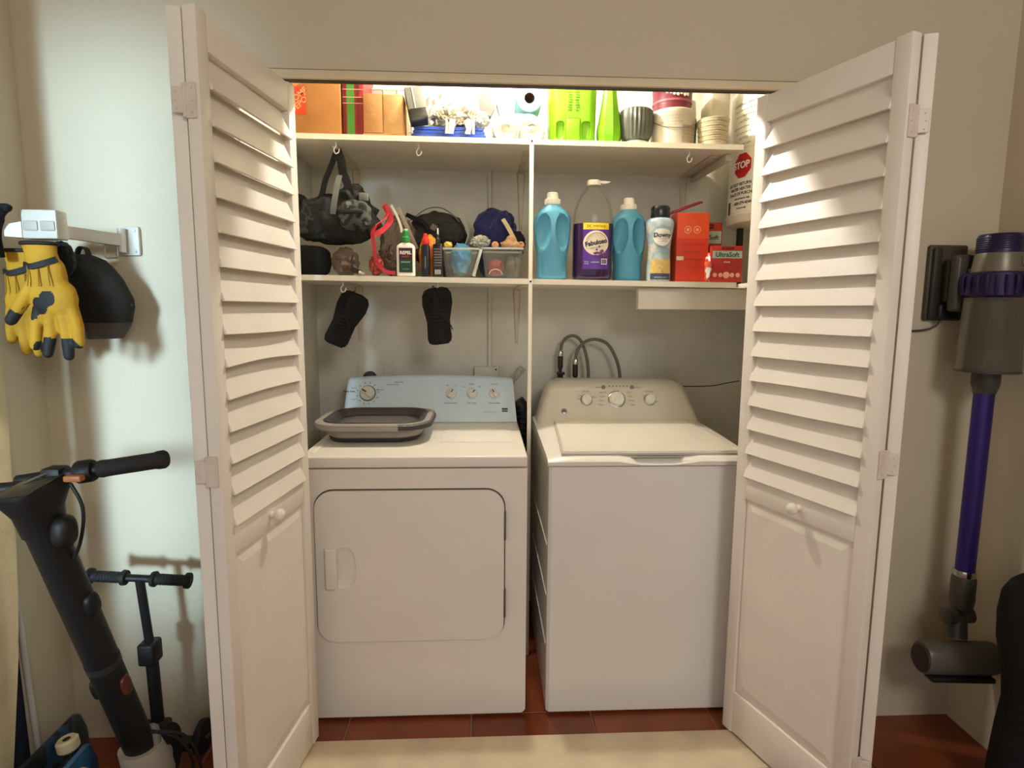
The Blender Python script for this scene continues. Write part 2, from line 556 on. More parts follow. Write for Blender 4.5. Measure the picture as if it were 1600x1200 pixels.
# cup hooks under the shelves
def cup_hook(x, z, label, y=.45):
    m = MB().tube([(x, y, z), (x, y, z - .014), (x - .008, y, z - .026), (x - .003, y, z - .040), (x + .008, y, z - .036), (x + .011, y, z - .024)], .0022, 8, 5)
    m.build('cup_hook', WHITEPL, label=label, cat='hook', group='white cup hooks under the shelves')
cup_hook(-.540, _zt(-.54) - .019, 'white cup hook holding the camouflage backpack strap')
cup_hook(-.240, _zt(-.24) - .019, 'empty white cup hook under the middle of the upper shelf')
cup_hook(.775, _zt(.775) - .019, 'empty white cup hook under the right of the upper shelf')
cup_hook(-.535, _zm(-.535) - .020, 'white cup hook holding the left black shoe', .47)
cup_hook(-.175, _zm(-.175) - .020, 'white cup hook holding the right black shoe', .47)
# conduit and boxes on the back wall
cn = MB()
cn.cyl((.027, CY1 - .009, 1.13), (.027, CY1 - .009, _zm(0) - .021), .0085, n=12)
cn.cyl((.027, CY1 - .009, zm(0) + .001), (.027, CY1 - .009, _zt(0) - .0195), .0085, n=12)
cn.build('conduit_pipe', CWALL, label='thin painted conduit running down the back wall', cat='pipe')
b = thing('junction_box', 'painted junction box at the foot of the conduit behind the dryer', 'electrical box', (.013, CY1, 1.085))
MB().box(-.055, .055, -.028, 0, -.055, .055, .003).build('cover_plate', CWALL, b)
MB().cyl((.043, -.031, .042), (.043, -.0285, .042), .004, n=8).build('screw', BLACK, b)
b = thing('dryer_outlet', 'painted wall outlet with a round black plug behind the dryer', 'outlet', (-.511, CY1, 1.10))
MB().box(-.060, .060, -.012, 0, -.055, .055, .003).build('cover_plate', CWALL, b)
MB().lathe([(.030, 0), (.031, .012), (.026, .030), (.010, .036)], 20, axis=(0, -1, 0), center=(-.002, -.0125, -.012)).build('plug', BLACK, b)
# water-heater support beam and platform
pl = thing('heater_platform', 'white beam and board carrying the water heater below the lower shelf', 'platform', (0, 0, 0))
MB().box(.604, 1.49, .470, .508, 1.402, 1.4835, .003).build('beam', SHELFP, pl)
MB().box(.985, 1.49, .30, .85, 1.4845, 1.502, .002).build('board', SHELFP, pl)

# closet ceiling lamp, the light source of the closet
lp = thing('closet_lamp', 'round closet ceiling lamp above the shelf fronts', 'lamp', (.12, .36, CZ1))
MB().lathe([(.055, -.022), (.058, -.012), (.058, 0)], 24).build('base', WHITEPL, lp)
MB().cyl((0, 0, -.045), (0, 0, -.021), .020, n=18).build('socket', WHITEPL, lp)
bm_ = bpy.data.materials.new('bulb_glow'); bm_.use_nodes = True
pb = bm_.node_tree.nodes['Principled BSDF']
pb.inputs['Base Color'].default_value = (1, .95, .85, 1)
pb.inputs['Emission Color'].default_value = (1, .955, .86, 1)
pb.inputs['Emission Strength'].default_value = 1200.0
MB().lathe([(.012, -.046), (.016, -.056), (.028, -.075), (.031, -.090), (.026, -.106), (.012, -.118), (.001, -.121)], 20).build('bulb', bm_, lp)

# ================================================================== DRYER
ENAM = mat('dryer_enamel', C(238, 230, 218), .32, var=.02, vscale=4, coat=.2)
ENAM2 = mat('washer_enamel', C(236, 230, 220), .30, var=.02, vscale=4, coat=.2)
CONS = mat('console_bluegrey', C(212, 230, 242), .38, var=.03, vscale=10)
MF, ZB = .050, .012
DX0, DX1, DZ = -.593, .144, .924
dr = thing('clothes_dryer', 'white front-loading dryer with blue-grey console under the left shelves', 'dryer', ((DX0 + DX1) / 2, MF, 0))
hw = (DX1 - DX0) / 2
def dl(x): return x - (DX0 + DX1) / 2
# cabinet with rounded lower corners on the front
m = MB()
m.poly([(-hw, ZB + .012), (-hw + .012, ZB), (hw - .012, ZB), (hw, ZB + .012), (hw, DZ - .042), (-hw, DZ - .042)], .0, .69)
m.build('cabinet', ENAM, dr)
m = MB().box(-hw, hw, -.004, .69, DZ - .038, DZ, .006, 3)
deck = m.build('top_deck', ENAM, dr)
# shallow lint-lid outline pressed into the deck
MB().box(dl(-.155), dl(.105), .20, .53, DZ, DZ + .0025, .002).build('lint_lid', ENAM, deck)
MB().box(-hw + .02, -hw + .035, .05, .53, DZ, DZ + .0015, .001).build('deck_bead', ENAM, deck)
for sx in (-hw + .05, hw - .05):
    for sy in (.06, .62):
        MB().cyl((sx, sy, .0005), (sx, sy, ZB + .012), .018, n=14).build('foot', BLACK, dr)
# door
gx0, gx1, gz0, gz1 = dl(-.548), dl(.068), .293, .812
MB().poly(rrect(gx0 - .004, gx1 + .004, gz0 - .004, gz1 + .004, .064, 8), -.0022, -.0002).build('door_gap', mat('door_gap_grey', C(74, 66, 58), .7, var=0), dr)
dd = MB().poly(rrect(gx0, gx1, gz0, gz1, .060, 8), -.012, -.0024).build('door', ENAM, dr)
cut = link('cut', MB().blob((dl(-.458), -.016, .552), (.040, .012, .072), amp=0, sub=4, power=2.6).mesh())
cut.parent = dr
boolean_diff(dd, cut)
dd.data.materials.clear(); dd.data.materials.append(ENAM)
MB().box(dl(-.517), dl(-.479), -.026, -.0124, .482, .622, .005, 3).build('handle', ENAM, dd)
for z in (.42, .69):
    MB().box(gx1 - .001, gx1 + .006, -.0135, -.0025, z - .05, z + .05, .001).build('hinge', mat('dryer_hinge', C(96, 88, 78), .5, var=.1), dd)
# console
def con_y(z): return .575 + (z - DZ) * .34
rings = []
N = 14
def con_prof(x):
    t = (x / hw)
    ztop = 1.118 - .014 * t * t
    return [(x, con_y(DZ), DZ + .001), (x, con_y(ztop - .012), ztop - .012), (x, con_y(ztop) + .006, ztop - .002), (x, con_y(ztop) + .02, ztop), (x, .69, ztop - .01), (x, .69, DZ + .001)]
xs = [-hw + .003, -hw + .010] + [-hw + .02 + (2 * hw - .04) * i / N for i in range(N + 1)] + [hw - .010, hw - .003]
for i, x in enumerate(xs):
    p = con_prof(x)
    # the face narrows slightly towards the top
    q = []
    for (a, yy, z) in p:
        k = 1 - .045 * (z - DZ) / .19
        zz = z - (.006 if i in (0, len(xs) - 1) and z > 1.0 else 0)
        q.append((a * k, yy, zz))
    rings.append(q)
con = MB().loft(rings).build('console', CONS, dr, smooth=40)
def con_map(cx, cz, out=.0012):
    def f(u, v):
        z = cz + v
        return (cx + u, con_y(z) - out, z)
    return f
def con_disc(name, cx, cz, r, d0, d1, m_, par, seg=24):
    nrm = Vector((0, -1, .34)).normalized()
    a = Vector((cx, con_y(cz), cz))
    return MB().lathe([(r, d0), (r, (d0 + d1) / 2), (r * .93, d1)], seg, center=a, axis=nrm).build(name, m_, par)
IVORY = mat('knob_ivory', C(226, 220, 206), .3, var=.02)
def dryer_knob(cx, cz, r, ang):
    con_disc('dial_ring', cx, cz, r * 1.10, .0002, .002, mat('dial_dark', C(52, 52, 50), .5, var=0) if r > .025 else mat('dial_light', C(206, 208, 204), .4, var=0), con)
    k = con_disc('knob', cx, cz, r, .002, .012, IVORY, con)
    nrm = Vector((0, -1, .34)).normalized()
    upv = Vector((0, .34, 1)).normalized()
    ux = Vector((1, 0, 0))
    mt = Matrix((ux, upv, nrm)).transposed().to_4x4()
    mt.translation = Vector((cx, con_y(cz), cz))
    mt = mt @ Matrix.Rotation(ang, 4, 'Z')
    MB().box(-r * .30, r * .30, -r * .92, r * .92, .012, .024, .003, mtx=mt).build('grip', IVORY, k)
    MB().box(-r * .10, r * .10, r * .10, r * .80, .024, .0246, 0, mtx=mt).build('pointer', mat('dial_dark', C(52, 52, 50), .5, var=0), k)
dryer_knob(dl(-.490), 1.042, .031, .95)
dryer_knob(dl(-.138), 1.040, .021, -.5)
dryer_knob(dl(-.048), 1.040, .021, -.75)
dryer_knob(dl(.046), 1.040, .021, .55)
for s, x, z, sz in (('Heavy Duty', -.36, 1.088, .008), ('Automatic Dry', -.385, 1.078, .008), ('Wrinkle Guard', -.140, 1.002, .0095), ('Dry Temp', -.050, 1.002, .0095), ('Push to Start', .046, 1.002, .0095),
                    ('Off', -.155, 1.074, .007), ('On', -.122, 1.074, .007), ('Medium', -.050, 1.080, .007), ('Low', -.084, 1.070, .007), ('High', -.016, 1.070, .007), ('End Signal', .046, 1.080, .007), ('Timed Dry', -.440, 1.056, .007), ('Less Dry', -.548, 1.064, .007), ('Touch Up', -.545, 1.018, .007)):
    letters(s, sz, con_map(dl(x), z), INK, con)
letters('Fabric Care', .010, con_map(dl(-.568), 1.050), INK, con, bold=.0003)
m = MB()
for i in range(13):
    a = PI * (.02 + .16 * i) + .3
    cx, cz = dl(-.490) + .044 * math.cos(a), 1.042 + .044 * math.sin(a)
    m.box(-.0012, .0012, -.0008, .0002, -.003, .003, mtx=Matrix.Translation((cx, con_y(cz) - .0008, cz)) @ Matrix.Rotation(-a + PI / 2, 4, 'Y'))
m.build('dial_marks', INK, con, smooth=None)
m = MB()
for i in range(3):
    m.box(-.012, .012, -.001, 0, -.013 + i * .010, -.006 + i * .010, mtx=Matrix.Translation((dl(.090), con_y(.968), .968)))
m.build('badge', mat('badge_grey', C(70, 78, 82), .5, var=.3, vscale=300), con, smooth=None)
MB().box(dl(-.004), dl(.058), con_y(.965) - .001, con_y(.965), .9645, .9655).build('print_line', GREYINK, con, smooth=None)

# collapsible basket on the dryer
TAUPE = mat('basket_taupe', C(152, 145, 138), .5, var=.05)
CHAR = mat('basket_charcoal', C(58, 54, 54), .55, var=.08)
bk = thing('laundry_basket', 'collapsed grey laundry basket with charcoal rim on the dryer', 'basket', (-.397, .375, DZ))
def rr3(hx, hy, r, z, n=7): return [(a, b2, z) for a, b2 in rrect(-hx, hx, -hy, hy, r, n)]
zo = .0035
MB().loft([rr3(.150, .125, .07, zo), rr3(.163, .138, .08, zo + .004), rr3(.166, .141, .08, zo + .014)]).build('foot_band', CHAR, bk)
MB().loft([rr3(.163, .139, .08, zo + .0142), rr3(.170, .146, .085, zo + .020), rr3(.174, .150, .085, zo + .046), rr3(.168, .144, .08, zo + .046), rr3(.160, .136, .08, zo + .020)], cap1=True).build('bowl', TAUPE, bk)
rim = MB().loft([rr3(.178, .156, .09, zo + .043), rr3(.205, .186, .105, zo + .050), rr3(.209, .190, .108, zo + .060), rr3(.207, .188, .106, zo + .070), rr3(.188, .170, .095, zo + .074), rr3(.176, .158, .09, zo + .070), rr3(.170, .152, .085, zo + .048)], cap0=False, cap1=False).build('rim', TAUPE, bk)
MB().loft([rr3(.181, .163, .092, zo + .0738), rr3(.176, .158, .088, zo + .0766), rr3(.160, .141, .08, zo + .068), rr3(.150, .131, .075, zo + .05)], cap0=False, cap1=False).build('inner_rim', CHAR, rim)
# charcoal grips let into the rim
for a0, a1 in ((-.02, .19), (-.20, -.31)):
    pass
m = MB()
m.loft([[( x, -.1925 + .0, z) for x, z in ((-.045, zo + .053), (-.045, zo + .069))], [(x, -.1925, z) for x, z in ((.10, zo + .053), (.10, zo + .069))]], closed=False)
ring = rrect(-.2105, .2105, -.1915, .1915, .108, 10)
ring_t = rrect(-.203, .203, -.184, .184, .104, 10)
idx = [i for i, p in enumerate(ring) if (p[0] > -.02 and p[1] < -.05) or (p[0] > .15 and p[1] < .1)]
m = MB()
rg = []
for i in idx:
    a, t = ring[i], ring_t[i]
    rg.append([(a[0], a[1], zo + .052), (a[0], a[1], zo + .066), (t[0], t[1], zo + .0725), (t[0] * .98, t[1] * .98, zo + .06)])
m.loft(rg).build('grip', CHAR, rim)

# ================================================================== WASHER
WX0, WX1 = .216, .902
ws = thing('washing_machine', 'white top-loading washing machine under the right shelves', 'washer', ((WX0 + WX1) / 2, MF, 0))
wc = (WX0 + WX1) / 2
ww = (WX1 - WX0) / 2
def wl(x): return x - wc
WZ = .886
m = MB()
m.poly([(-ww + .010, 0), (ww - .010, 0), (ww, .010), (ww, .64), (-ww, .64), (-ww, .010)], ZB, WZ, plane='XY')
cab = m.build('cabinet', ENAM2, ws)
for i, z in enumerate((.60, .42, .24)):
    MB().box(-ww - .0025, -ww + .0002, .04, .60, z, z + .006, .001).build('side_rib', ENAM2, cab)
for sx in (-ww + .05, ww - .05):
    for sy in (.06, .58):
        MB().cyl((sx, sy, .0005), (sx, sy, ZB + .006), .020, n=14).build('foot', BLACK, ws)
# top cover: rounded front lip that rises to the console
rings = []
NX = 18
for i in range(NX + 1):
    x = -ww - .006 + (2 * ww + .012) * i / NX
    e = abs(i - NX / 2) / (NX / 2)
    drop = .012 * max(0, (e - .82) / .18) ** 2
    notch = .012 * max(0, 1 - (abs(x - .02) / .115) ** 4)
    rings.append([(x, .002, WZ + .0005), (x, -.016 + drop * .4, WZ + .006), (x, -.018 + drop * .5, WZ + .020 - drop * .3 - notch), (x, -.004, WZ + .034 - drop - notch * 1.0), (x, .03, WZ + .040 - drop - notch * .2), (x, .30, WZ + .052 - drop), (x, .64, WZ + .062 - drop), (x, .64, WZ + .0005)])
MB().loft(rings).build('top_cover', ENAM2, ws, smooth=50)
# lid
rings = []
for y, z in ((.012, .0425), (.30, .0555), (.46, .061)):
    k = 1 - .10 * (y / .5)
    hx = (ww - .045) * k
    rings.append([(-hx, y, WZ + z - .003), (-hx + .004, y, WZ + z + .006), (hx - .004, y, WZ + z + .006), (hx, y, WZ + z - .003)])
lid = MB().loft(rings).build('lid', mat('lid_white', C(238, 232, 216), .25, var=.015, coat=.3), ws, smooth=None)
rings = []
for y, z in ((.004, .040), (.30, .0545), (.466, .060)):
    k = 1 - .10 * (y / .5)
    hx = (ww - .045) * k + .005
    rings.append([(-hx, y, WZ + z - .004), (-hx, y, WZ + z + .0030), (hx, y, WZ + z + .0030), (hx, y, WZ + z - .004)])
MB().loft(rings).build('lid_gap', mat('lid_gap', C(186, 180, 166), .7, var=0), ws, smooth=None)
MB().poly([(-.075, .0), (.105, .0), (.090, -.010), (-.06, -.010)], WZ + .029, WZ + .0305, plane='XY').build('lid_grip_shade', mat('grip_shadow', C(120, 112, 98), .8, var=0), ws, smooth=None)  # flat darker plate, shade of the lid's grip notch put into its colour
# console
def wy(z): return .465 + (z - .93) * .50
rings = []
NZ = 12
for i in range(NZ + 1):
    t = i / NZ
    z = .932 + (1.106 - .932) * t
    # outline: wide foot, rounded shoulders
    hx = ww - .004 - .055 * t - .045 * max(0, (t - .72) / .28) ** 3
    yb = .64
    yf = wy(z) + .02 * max(0, (t - .8) / .2) ** 2
    e = .03
    rings.append([(-hx, yb, z), (-hx, yf + e, z), (-hx + e * .35, yf + e * .3, z), (-hx + e, yf, z), (hx - e, yf, z), (hx - e * .35, yf + e * .3, z), (hx, yf + e, z), (hx, yb, z)])
wcon = MB().loft(rings).build('console', mat('washer_console', C(214, 208, 192), .3, var=.02, coat=.2), ws, smooth=60)
def wmap(cx, cz, out=.0012):
    def f(u, v):
        z = cz + v
        return (cx + u, wy(z) - out, z)
    return f
wn = Vector((0, -1, .5)).normalized()
def washer_knob(cx, cz, r, a):
    p = Vector((cx, wy(cz), cz))
    MB().lathe([(r * 1.22, .0002), (r * 1.20, .003), (r * 1.06, .006)], 28, center=p, axis=wn).build('dial_ring', CHROME, wcon)
    k = MB().lathe([(r, .004), (r * .98, .016), (r * .86, .021), (r * .3, .0225)], 28, center=p, axis=wn).build('knob', mat('washer_knob', C(232, 228, 218), .25, var=.02), wcon)
    mt = Matrix((Vector((1, 0, 0)), Vector((0, .5, 1)).normalized(), wn)).transposed().to_4x4()
    mt.translation = p
    MB().box(-r * .16, r * .16, -r * .9, r * .9, .0224, .027, .002, mtx=mt @ Matrix.Rotation(a, 4, 'Z')).build('grip', mat('washer_knob', C(232, 228, 218), .25, var=.02), k)
washer_knob(wl(.425), 1.028, .021, .3)
washer_knob(wl(.551), 1.030, .031, -.5)
washer_knob(wl(.690), 1.028, .021, -.7)
for i, (x, z, s) in enumerate(((.425, 1.062, 'Load Size'), (.690, 1.062, 'Temperature'), (.480, 1.078, 'Deep Fill'), (.640, 1.078, 'Deep Rinse'), (.398, 1.045, 'Small'), (.457, 1.040, 'Medium'), (.395, 1.034, 'Large'), (.668, 1.045, 'Hot'), (.716, 1.022, 'Cold'))):
    letters(s, .008, wmap(wl(x), z), GREYINK, wcon)
for sx, words in ((-1, ('Delicates', 'Casuals', 'Colors', 'Whites')), (1, ('Rinse', 'Drain', 'Normal', 'Heavy'))):
    for j, s in enumerate(words):
        letters(s, .008, wmap(wl(.551) + sx * (.055 + .004 * j), 1.058 - j * .016), GREYINK, wcon)
for x in (.500, .620):
    MB().lathe([(.0085, .0002), (.0085, .003), (.006, .004)], 16, center=(wl(x), wy(1.078), 1.078), axis=wn).build('button', mat('grey_button', C(120, 124, 124), .4, var=0), wcon)
m = MB()
for i in range(6):
    m.lathe([(.0028, .0002), (.0028, .0012)], 8, center=(wl(.525 + i * .015), wy(1.082), 1.082), axis=wn)
m.build('indicator_lights', GREYINK, wcon)
bd = MB().lathe([(.012, .0002), (.012, .0016), (.011, .002)], 24, center=(wl(.330), wy(.985), .985), axis=wn).build('badge', mat('badge_silver', C(150, 150, 146), .3, metal=.6, var=.05), wcon)
letters('GE', .012, lambda u, v: (wl(.330) + u, wy(.985 + v) - .0032, .985 + v), INK, bd)

# hoses and valves behind the washer
BRAID = mat('braided_hose', C(120, 112, 98), .4, metal=.5, var=.35, vscale=260, bump=.4, bscale=300)
VALVE = mat('valve_dark', C(52, 46, 40), .45, metal=.4, var=.2)
def supply_hose(path, label, red):
    t = thing('supply_hose', label, 'hose', (0, 0, 0), group='washer supply hoses')
    MB().tube(path, .0072, 10, 5).build('hose', BRAID, t)
    x, y, z = path[0]
    m = MB()
    m.lathe([(.010, 0), (.012, .006), (.012, .030), (.009, .034), (.009, .045), (.013, .050), (.013, .072), (.008, .078), (.008, .100), (.012, .104), (.012, .16)], 14, center=(x, y, z - .16))
    m.build('valve', VALVE, t)
    MB().lathe([(.0115, 0), (.013, .004), (.013, .022), (.009, .028)], 12, center=(x, y, z - .004)).build('coupling', CHROME, t)
    if red:
        MB().box(x - .018, x + .018, y - .026, y - .0135, z - .085, z - .072, .003).build('handle', mat('valve_red', C(120, 36, 28), .5, var=.1), t)
    else:
        MB().box(x - .018, x + .018, y - .026, y - .0135, z - .085, z - .072, .003).build('handle', BLACK, t)
supply_hose([(.344, .79, 1.195), (.345, .79, 1.22), (.355, .79, 1.259), (.384, .79, 1.282), (.418, .79, 1.277), (.445, .785, 1.24), (.464, .78, 1.168), (.470, .77, 1.09), (.470, .76, .98)], 'braided hose arching left behind the washer from the first valve', False)
supply_hose([(.408, .765, 1.160), (.409, .765, 1.19), (.419, .765, 1.226), (.45, .765, 1.258), (.495, .765, 1.269), (.548, .765, 1.25), (.587, .765, 1.19), (.609, .765, 1.112), (.613, .76, .98)], 'braided hose in a wide arch behind the washer from the red valve', True)
# black ribbed duct beside the dryer
pts = [(.150, .80, .985), (.172, .80, .955), (.178, .80, .905), (.170, .80, .85), (.160, .80, .78), (.158, .80, .6)]
m = MB().tube(pts, .034, 14, 10)
du = thing('dryer_duct', 'black ribbed duct curling behind the right edge of the dryer', 'duct', (0, 0, 0))
m.build('tube', BLACK, du)
m = MB()
for i in range(14):
    z = .97 - i * .026
    x = .150 + .028 * math.sin(min(1, i / 3.0) * PI / 2) - (.012 * max(0, i - 4) / 6)
    m.lathe([(.035, -.005), (.038, 0), (.035, .005)], 14, center=(x, .80, z))
m.build('ribs', BLACK, du)
# crumpled paper tag leaning beside the post
MB().box(-.047, .047, -.0015, .0015, -.016, .016, .001).build('paper_tag', mat('tag_paper', C(176, 166, 148), .7, var=.35, vscale=90), loc=(.150, .835, 1.100), rot=(0, -.86, 0), label='printed paper tag stuck up behind the dryer console beside the post', cat='tag')

# ================================================================== WATER HEATER
HX, HY, HR, HZ0, HZ1 = 1.235, .60, .225, 1.745, 2.285
ht = thing('water_heater', 'white water heater tank with a red STOP label beyond the shelf end', 'water heater', (HX, HY, 1.502))
z0, z1 = HZ0 - 1.502, HZ1 - 1.502
MB().lathe([(HR - .02, z0), (HR - .003, z0 + .004), (HR, z0 + .012), (HR, z1 - .03), (HR - .012, z1 - .012), (HR - .06, z1), (.01, z1 + .004)], 64).build('tank', mat('heater_white', C(232, 226, 208), .35, var=.03), ht)
MB().lathe([(HR + .001, z0 + .028), (HR + .0035, z0 + .032), (HR + .0035, z0 + .040), (HR + .001, z0 + .044)], 64, cap0=False, cap1=False).build('bottom_seam', mat('heater_white', C(232, 226, 208), .35), ht)
for k in range(3):
    a = .5 + k * 2 * PI / 3
    x, y = .17 * math.cos(a), .17 * math.sin(a)
    MB().cyl((x, y, .0005), (x, y, z0 + .006), .014, n=12).build('leg', VALVE, ht)
# labels curved round the tank, facing the opening
A0 = -PI * .945
hc = on_cyl(0, 0, HR + .0022, 0, A0)
def curved_patch(u0, u1, v0, v1, rr, cz, n=14):
    mm = MB()
    f = on_cyl(0, 0, rr, cz, A0)
    k = HR / rr
    mm.loft([[f((u0 + (u1 - u0) * i / n), v) for i in range(n + 1)] for v in (v0, v1)], closed=False)
    return mm
ZL = 1.915 - 1.502
lb = curved_patch(-.080, .120, -.135, .125, HR + .0008, ZL - .01).build('warning_label', mat('label_white', C(240, 236, 222), .5, var=.02), ht)
f = on_cyl(0, 0, HR + .0018, ZL + .052, A0 + .11)
m = MB()
for rr_, k in ((.050, 0),):
    m.loft([[f(r_ * math.cos(PI / 8 + i * PI / 4 + j * PI / 16), r_ * math.sin(PI / 8 + i * PI / 4 + j * PI / 16)) for i in range(8) for j in range(1)] for r_ in (.050, .025, .001)], cap0=False)
m.build('stop_sign', mat('stop_red', C(196, 34, 40), .5, var=0), lb, smooth=None)
letters('STOP', .036, on_cyl(0, 0, HR + .0062, ZL + .052, A0 + .11), WHITEINK, lb, bold=.0012)
for j, (s, sz) in enumerate((('DO NOT RETURN THIS', .0165), ('WATER HEATER TO', .0165), ('PLACE OF PURCHASE', .0165), ('Call toll free for help', .010), ('1-800-279-4044', .016), ('24 hours a day', .009), ('seven days a week', .009))):
    letters(s, sz, on_cyl(0, 0, HR + .0018, ZL - .018 - j * .0185, A0 + .13), INK, lb, bold=.0004)
m = curved_patch(-.070, -.046, -.128, -.068, HR + .0016, ZL - .01)
m.build('pictogram', mat('pict_dark', C(70, 58, 48), .6, var=.3, vscale=60), lb)
lb2 = curved_patch(-.085, .12, -.10, .085, HR + .0008, 2.135 - 1.502).build('data_label', mat('label_white', C(240, 236, 222), .5), ht)
for j in range(8):
    letters(('IMPORTANT SAFETY', 'Read all labels and the manual', 'before installing or servicing', 'CAUTION', 'Shut off power and water before', 'draining the tank fully', 'NOTICE', 'Keep this label legible')[j], (.014 if j in (0, 3, 6) else .0095), on_cyl(0, 0, HR + .0018, 2.200 - 1.502 - j * .0215, A0 + .1), INK, lb2)

# ================================================================== LOWER SHELF, RIGHT: CLEANING BOTTLES
BLUEB = mat('blue_bottle', C(84, 156, 186), .33, var=.04, vscale=9)
CAPW = mat('cap_cream', C(238, 234, 220), .4, var=.02)
def softener_bottle(x, y, label):
    t = thing('softener_bottle', label, 'bottle', (x, y, zm(x)), group='blue softener bottles')
    # flattened body: waist between two side scoops
    rings = []
    N = 28
    for z, hx, hy in ((.001, .050, .033), (.004, .056, .037), (.02, .058, .039), (.06, .056, .038), (.10, .060, .040), (.15, .067, .043), (.20, .071, .044), (.23, .069, .043), (.250, .060, .040), (.266, .043, .034), (.276, .030, .028), (.280, .027, .027)):
        ring = []
        for i in range(N):
            a = 2 * PI * i / N
            ca, sa = math.cos(a), math.sin(a)
            k = (abs(ca) ** 2.6 + abs(sa) ** 2.6) ** (-1 / 2.6)
            ring.append((hx * ca * k, hy * sa * k, z))
        rings.append(ring)
    body = MB().loft(rings).build('body', BLUEB, t, smooth=60)
    # scooped side panels on the front
    for sx in (-1, 1):
        cut = link('cut', MB().blob((sx * .060, -.052, .168), (.036, .034, .080), amp=0, sub=4).xform(Matrix.Rotation(-sx * .10, 4, 'Y')).mesh())
        cut.parent = t
        boolean_diff(body, cut)
    body.data.materials.clear(); body.data.materials.append(BLUEB)
    for p in body.data.polygons: p.use_smooth = True
    body.data.set_sharp_from_angle(angle=math.radians(50))
    m = MB()
    m.lathe([(.029, .2795), (.030, .283), (.030, .300), (.022, .304), (.021, .322), (.017, .326), (.002, .327)], 24)
    cp = m.build('cap', CAPW, t)
    m = MB()
    for i in range(24):
        a = 2 * PI * i / 24
        m.cyl((.030 * math.cos(a), .030 * math.sin(a), .284), (.030 * math.cos(a), .030 * math.sin(a), .299), .0014, n=6)
    m.build('cap_ribs', CAPW, cp)
    return t
b1 = softener_bottle(.262, .475, 'blue softener bottle with white cap right beside the shelf post')
b2 = copy_tree(b1, None, 'blue softener bottle with white cap between the purple cleaner and the scent beads')
b2.location = (.574, .548, zm(.574))

# big purple cleaner
x = .422
fb = thing('purple_cleaner_bottle', 'large clear bottle of purple cleaner with a white cap', 'bottle', (x, .490, zm(x)))
def oval(hx, hy, z, n=36, p=2.5):
    out = []
    for i in range(n):
        a = 2 * PI * i / n
        ca, sa = math.cos(a), math.sin(a)
        k = (abs(ca) ** p + abs(sa) ** p) ** (-1 / p)
        out.append((hx * ca * k, hy * sa * k, z))
    return out
PURPLE = mat('purple_liquid', C(46, 14, 62), .12, var=.04, coat=.3)
CLEARP = mat('clear_bottle', C(206, 200, 186), .08, var=0, trans=.9, alpha=.42, ior=1.25)
MB().loft([oval(.066, .050, .001), oval(.074, .056, .006), oval(.077, .058, .02), oval(.076, .057, .10), oval(.078, .058, .17), oval(.078, .058, .212)]).build('liquid_body', PURPLE, fb, smooth=50)
MB().loft([oval(.078, .058, .213), oval(.078, .058, .232), oval(.074, .056, .262), oval(.064, .050, .295), oval(.050, .043, .323), oval(.034, .033, .345, p=2.1), oval(.024, .024, .357, p=2)], cap0=False, cap1=False).build('clear_shoulder', CLEARP, fb, smooth=60)
cap = MB().lathe([(.026, .3575), (.027, .360), (.026, .374), (.022, .378), (.004, .379)], 24).build('cap', CAPW, fb)
MB().loft([[(.0, -.012, .366), (.0, .012, .366), (.0, .012, .377), (.0, -.012, .377)], [(.045, -.010, .366), (.045, .010, .366), (.045, .010, .374), (.045, -.010, .374)], [(.062, -.006, .371), (.062, .006, .371), (.062, .006, .374), (.062, -.006, .374)]]).build('spout', CAPW, cap)
def front_patch(u0, u1, z0, z1, out=.0012, hx=.078, hy=.058, p=2.5, n=14):
    def y(u): return -hy * max(0, 1 - (abs(u) / hx) ** p) ** (1 / p) - out
    mm = MB()
    mm.loft([[(u0 + (u1 - u0) * i / n, y(u0 + (u1 - u0) * i / n), z) for i in range(n + 1)] for z in (z0, z1)], closed=False)
    return mm
def front_map(cx, cz, out=.0022, hx=.078, hy=.058, p=2.5, rot=0.0):
    def f(u, v):
        uu = cx + u * math.cos(rot) - v * math.sin(rot)
        vv = cz + u * math.sin(rot) + v * math.cos(rot)
        return (uu, -hy * max(.01, 1 - (abs(uu) / hx) ** p) ** (1 / p) - out, vv)
    return f
lab = front_patch(-.046, .052, .040, .188).build('label', mat('label_purple', C(92, 46, 150), .4, var=.12, vscale=20), fb)
front_patch(-.046, .052, .188, .212).build('yellow_band', mat('label_yellow', C(246, 214, 40), .4, var=.1, vscale=60), lab)
def disc(cx, cz, rx, rz, out, m_, par, name, hx=.078, hy=.058):
    f = front_map(cx, cz, out, hx, hy)
    mm = MB()
    mm.loft([[f(rx * k * math.cos(2 * PI * i / 24), rz * k * math.sin(2 * PI * i / 24)) for i in range(24)] for k in (1, .9, .8, .7, .6, .5, .4, .25, .1, .02)], cap0=False)
    return mm.build(name, m_, par)
disc(.003, .138, .0485, .046, .0018, mat('label_cream', C(240, 226, 200), .4, var=.05), lab, 'label_disc')
m = MB()
ff = front_map(.004, .140, .0026)
pts = [ff(.040 * math.cos(a), .037 * math.sin(a)) for a in [PI * (.08 + .84 * i / 16) for i in range(17)]]
m.tube(pts, .0013, 6, 1).build('rainbow_arc', mat('label_gold', C(206, 160, 70), .4, var=.2, vscale=60), lab)
letters('Fabuloso', .0235, front_map(.003, .139, .0036, rot=.20), INK, lab, bold=.0009)
letters('Multi-Purpose Cleaner', .0058, front_map(.008, .122, .0034, rot=.20), INK, lab)
m = MB()
random.seed(3)
for i in range(26):
    u, v = random.uniform(-.012, .046), random.gauss(.098, .008)
    p = Vector(front_map(0, v, .0030)(u, 0))
    m.blob(p, (.0045, .0012, .0045), amp=.3, sub=1, seed=i)
